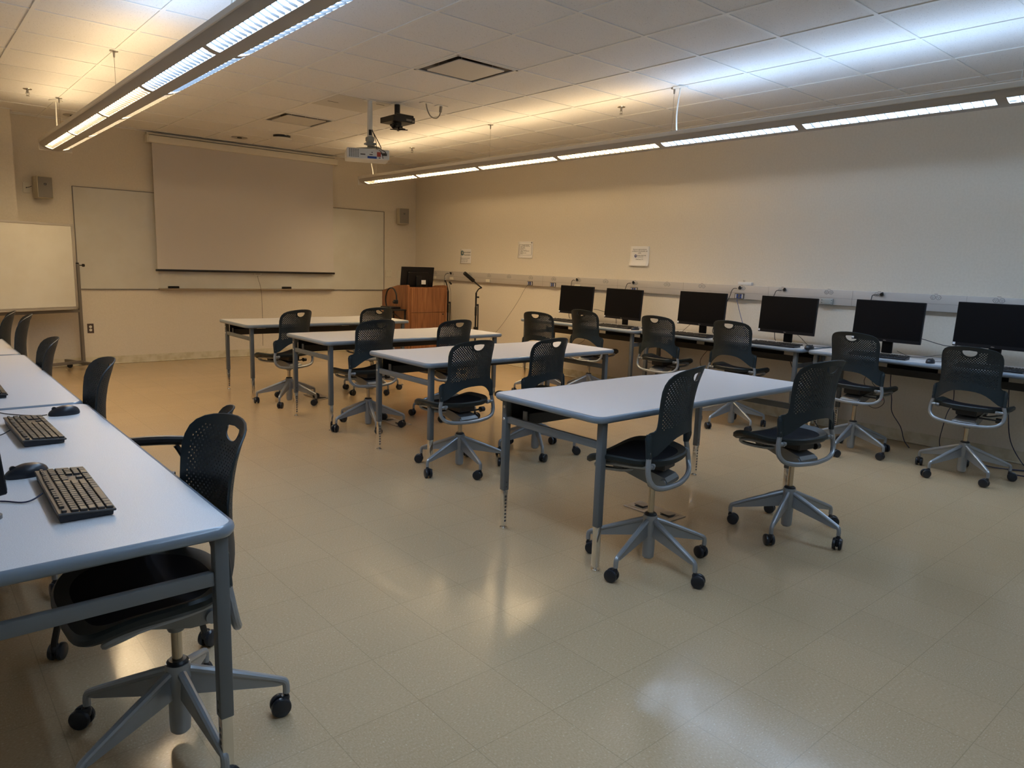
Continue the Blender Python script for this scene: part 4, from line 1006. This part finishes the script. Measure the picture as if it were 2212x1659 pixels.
# ---------------------------------------------------------------- ceiling things
def cell(i, j): return GX0+i*GDX, GY0+j*GDY
def diffuser_vent(lb, i, j):
    x0, y0 = cell(i, j); t = thing('air_vent', lb, 'ceiling vent', (x0+GDX/2, y0+GDY/2, CEIL), 0, 'square ceiling vents')
    h = .292
    bm = BM()
    for a in ((-h, h, -h, -h+.018), (-h, h, h-.018, h), (-h, -h+.018, -h, h), (h-.018, h, -h, h)): bx(bm, a[0], a[1], a[2], a[3], -.008, .0)
    obj('frame', bm, 'tee', t, smooth=0)
    bm = BM()     # sloped pan rising to a dark neck
    r0, r1 = h-.006, .19; z1 = .085
    A = [bm.verts.new((x*r0, y*r0, -.002)) for x, y in ((-1, -1), (1, -1), (1, 1), (-1, 1))]; B = [bm.verts.new((x*r1, y*r1, z1)) for x, y in ((-1, -1), (1, -1), (1, 1), (-1, 1))]
    for q in range(4): bm.faces.new((A[q], A[(q+1) % 4], B[(q+1) % 4], B[q]))
    obj('pan', bm, 'alu_dark', t, smooth=0)
    bm = BM(); bx(bm, -r1, r1, -r1, r1, z1, z1+.012); obj('neck', bm, 'recess_dark', t, smooth=0)
    bm = BM(); prism(bm, rrect(-.222, .222, -.222, .222, .02), -.012, -.006); [cyl(bm, (x*.15, y*.15, -.008), (x*.15, y*.15, z1+.002), .004, None, 8) for x in (-1, 1) for y in (-1, 1)]; obj('center_plate', bm, 'vent_plate', t)
diffuser_vent('square ceiling vent at the top center, nearest the camera', 1, 1); diffuser_vent('square ceiling vent in front of the projection screen', 1, 6)
def sprinkler(lb, x, y):
    t = thing('sprinkler', lb, 'sprinkler', (x, y, CEIL), 0, 'ceiling sprinklers')
    bm = BM(); cyl(bm, (0, 0, -.004), (0, 0, 0), .036, .038, 24); obj('escutcheon', bm, 'chrome', t)
    bm = BM(); cyl(bm, (0, 0, -.04), (0, 0, 0), .008, .011, 10); tube(bm, [(.010, 0, -.025), (.013, 0, -.045), (0, 0, -.062)], .002, 6, 3); tube(bm, [(-.010, 0, -.025), (-.013, 0, -.045), (0, 0, -.062)], .002, 6, 3); cyl(bm, (0, 0, -.066), (0, 0, -.062), .015, None, 14); obj('sprinkler_head', bm, 'steel', t)
sprinkler('chrome sprinkler in the upper left corner of the ceiling', 1.13, 8.50); sprinkler('chrome sprinkler above the right light fixture', 5.363, 4.76); sprinkler('small sprinkler beside the projector', 5.44, 8.5)
def downlight(lb, x, y):
    t = thing('recessed_downlight', lb, 'ceiling light', (x, y, CEIL), 0, 'unlit recessed downlights')
    bm = BM(); lathe(bm, [(.072, -.001), (.098, -.001), (.098, -.006), (.090, -.008), (.075, -.004)], seg=32); obj('trim_ring', bm, 'alu', t)
    bm = BM(); lathe(bm, [(.0001, -.0012), (.074, -.0012), (.074, -.003), (.0001, -.003)], seg=32); obj('reflector', bm, 'chrome', t)
    bm = BM(); lathe(bm, [(.0001, -.003), (.032, -.003), (.028, -.010), (.0001, -.012)], seg=24); obj('bulb', bm, 'recess_dark', t)
downlight('unlit round downlight behind the end of the left light fixture', 1.706, 9.70); downlight('unlit round downlight in front of the projection screen', 3.548, 9.62)
t = thing('ceiling_sensor', 'round ceiling sensor with black collar and white dome near the screen', 'sensor', (3.86, 9.03, CEIL))
bm = BM(); lathe(bm, [(.0001, 0), (.105, 0), (.100, -.020), (.085, -.030), (.0001, -.030)], seg=32); obj('collar', bm, 'black', t)
bm = BM(); lathe(bm, [(.115, -.028), (.120, -.036), (.10, -.046), (.05, -.052), (.0001, -.053)], seg=32); obj('dome', bm, 'plastic_white', t)
# smooth access tile by the projector pole
x0, y0 = cell(1, 4)
t = thing('access_panel', 'smooth beige ceiling panel around the projector pole', 'ceiling panel', (x0+GDX/2, y0+GDY/2, CEIL-.001))
bm = BM(); bx(bm, -.29, .29, -.29, .29, -.006, 0); obj('panel', bm, 'vent_plate', t, smooth=0)
bm = BM(); bx(bm, -.24, -.13, .04, .046, -.008, -.006); bx(bm, .15, .24, -.20, -.194, -.008, -.006); obj('slot', bm, 'socket_dark', t, smooth=0)
# projector
t = thing('projector', 'white projector hanging from a white ceiling pole', 'projector', (3.597, 6.364, CEIL), rad(-24))
bm = BM(); cyl(bm, (0, 0, -.33), (0, 0, -.004), .024, None, 20); cyl(bm, (0, 0, -.34), (0, 0, -.085), .026, None, 20); cyl(bm, (0, 0, -.010), (0, 0, -.007), .06, None, 24); obj('pole', bm, 'plastic_white', t)
bm = BM(); cyl(bm, (-.02, -.01, -.375), (.03, -.01, -.375), .030, None, 16); box(bm, (0, 0, -.36), (.07, .07, .05), .3, .01); box(bm, (0, -.02, -.405), (.10, .08, .018), .2, .004); box(bm, (.03, -.03, -.43), (.05, .26, .012), -.5, .003); box(bm, (-.02, -.03, -.445), (.04, .24, .010), .9, .003); box(bm, (0, -.02, -.42), (.05, .05, .03), 0, .004)
obj('mount_bracket', bm, 'box_grey', t)
bm = BM(); box(bm, (-.035, -.065, -.523), (.395, .29, .095), None, .012, 2); obj('body', bm, 'plastic_white', t)
bm = BM()
for i in range(5):
    for j in range(6): box(bm, (-.205+i*.019, -.211, -.553+j*.0125), (.012, .002, .006))
box(bm, (-.085, -.211, -.530), (.045, .002, .010)); box(bm, (-.01, -.211, -.528), (.03, .002, .008)); box(bm, (.115, -.212, -.520), (.045, .004, .024)); box(bm, (.07, -.212, -.555), (.014, .004, .008)); box(bm, (.0, -.211, -.508), (.012, .002, .008)); box(bm, (.085, -.211, -.510), (.006, .002, .020))
obj('vent_grille', bm, 'socket_dark', t, smooth=0)
bm = BM(); box(bm, (.0, -.211, -.553), (.085, .002, .020)); obj('blue_label', bm, 'ink_blue', t, smooth=0, label='blue port panel')
bm = BM(); box(bm, (.063, -.211, -.523), (.036, .002, .042)); obj('red_label', bm, 'ink_red', t, smooth=0, label='red port panel')
bm = BM(); tube(bm, [(.02, -.015, -.28), (.06, -.05, -.36), (.09, -.12, -.44), (.085, -.20, -.475), (.12, -.235, -.50), (.115, -.216, -.52)], .004, 6, 6); tube(bm, [(.02, -.015, -.27), (.05, -.06, -.38), (.05, -.16, -.465), (.08, -.235, -.50), (.10, -.225, -.56)], .003, 6, 6); obj('cable_loom', bm, 'cable_black', t)
bm = BM(); bx(bm, -.014, .014, -.030, -.022, -.325, -.275); obj('cable_slot', bm, 'black', t)
# empty black projector mount
t = thing('ceiling_mount', 'black ceiling mount with metal box, beside the white projector', 'ceiling mount', (3.86, 6.30, CEIL))
bm = BM(); box(bm, (0, 0, -.006), (.11, .11, .008)); obj('ceiling_flange', bm, 'plastic_white', t)
bm = BM(); cyl(bm, (0, 0, -.12), (0, 0, -.008), .027, None, 18); obj('pole', bm, 'black', t)
bm = BM(); box(bm, (.01, .01, -.155), (.24, .25, .052), None, .003); cyl(bm, (-.06, -.075, -.118), (.13, -.075, -.118), .016, None, 12); obj('equipment_box', bm, 'black', t)
bm = BM(); box(bm, (0, 0, -.20), (.06, .06, .05)); box(bm, (-.03, -.01, -.215), (.15, .03, .02), .5, .003); box(bm, (.03, 0, -.225), (.03, .17, .015), -.4, .003); cyl(bm, (-.06, -.03, -.215), (-.02, -.01, -.215), .028, None, 14); box(bm, (0, 0, -.238), (.17, .02, .008), .9, .002); box(bm, (.02, 0, -.238), (.17, .02, .008), -.6, .002); box(bm, (.08, .03, -.22), (.05, .03, .012), .2, .002)
obj('bracket', bm, 'black', t)
bm = BM(); box(bm, (.06, -.1165, -.158), (.06, .002, .018)); box(bm, (.108, -.1165, -.165), (.022, .002, .02)); obj('port', bm, 'alu_dark', t, smooth=0)
t = thing('ceiling_conduit', 'grey flexible conduit looping between two ceiling plates', 'conduit', (4.11, 6.05, CEIL))
for x_ in (-.085, .09): bm = BM(); box(bm, (x_, 0, -.004), (.11, .075, .006), .0, .002); obj('cover_plate', bm, 'plastic_white', t)
bm = BM(); tube(bm, [(-.085, 0, -.005), (-.07, 0, -.06), (-.03, 0, -.115), (.03, 0, -.125), (.07, 0, -.095), (.085, 0, -.05), (.09, 0, -.005)], .006, 8, 6); cyl(bm, (.083, 0, -.06), (.09, 0, -.006), .013, .016, 12); obj('flexible_tube', bm, 'steel', t)
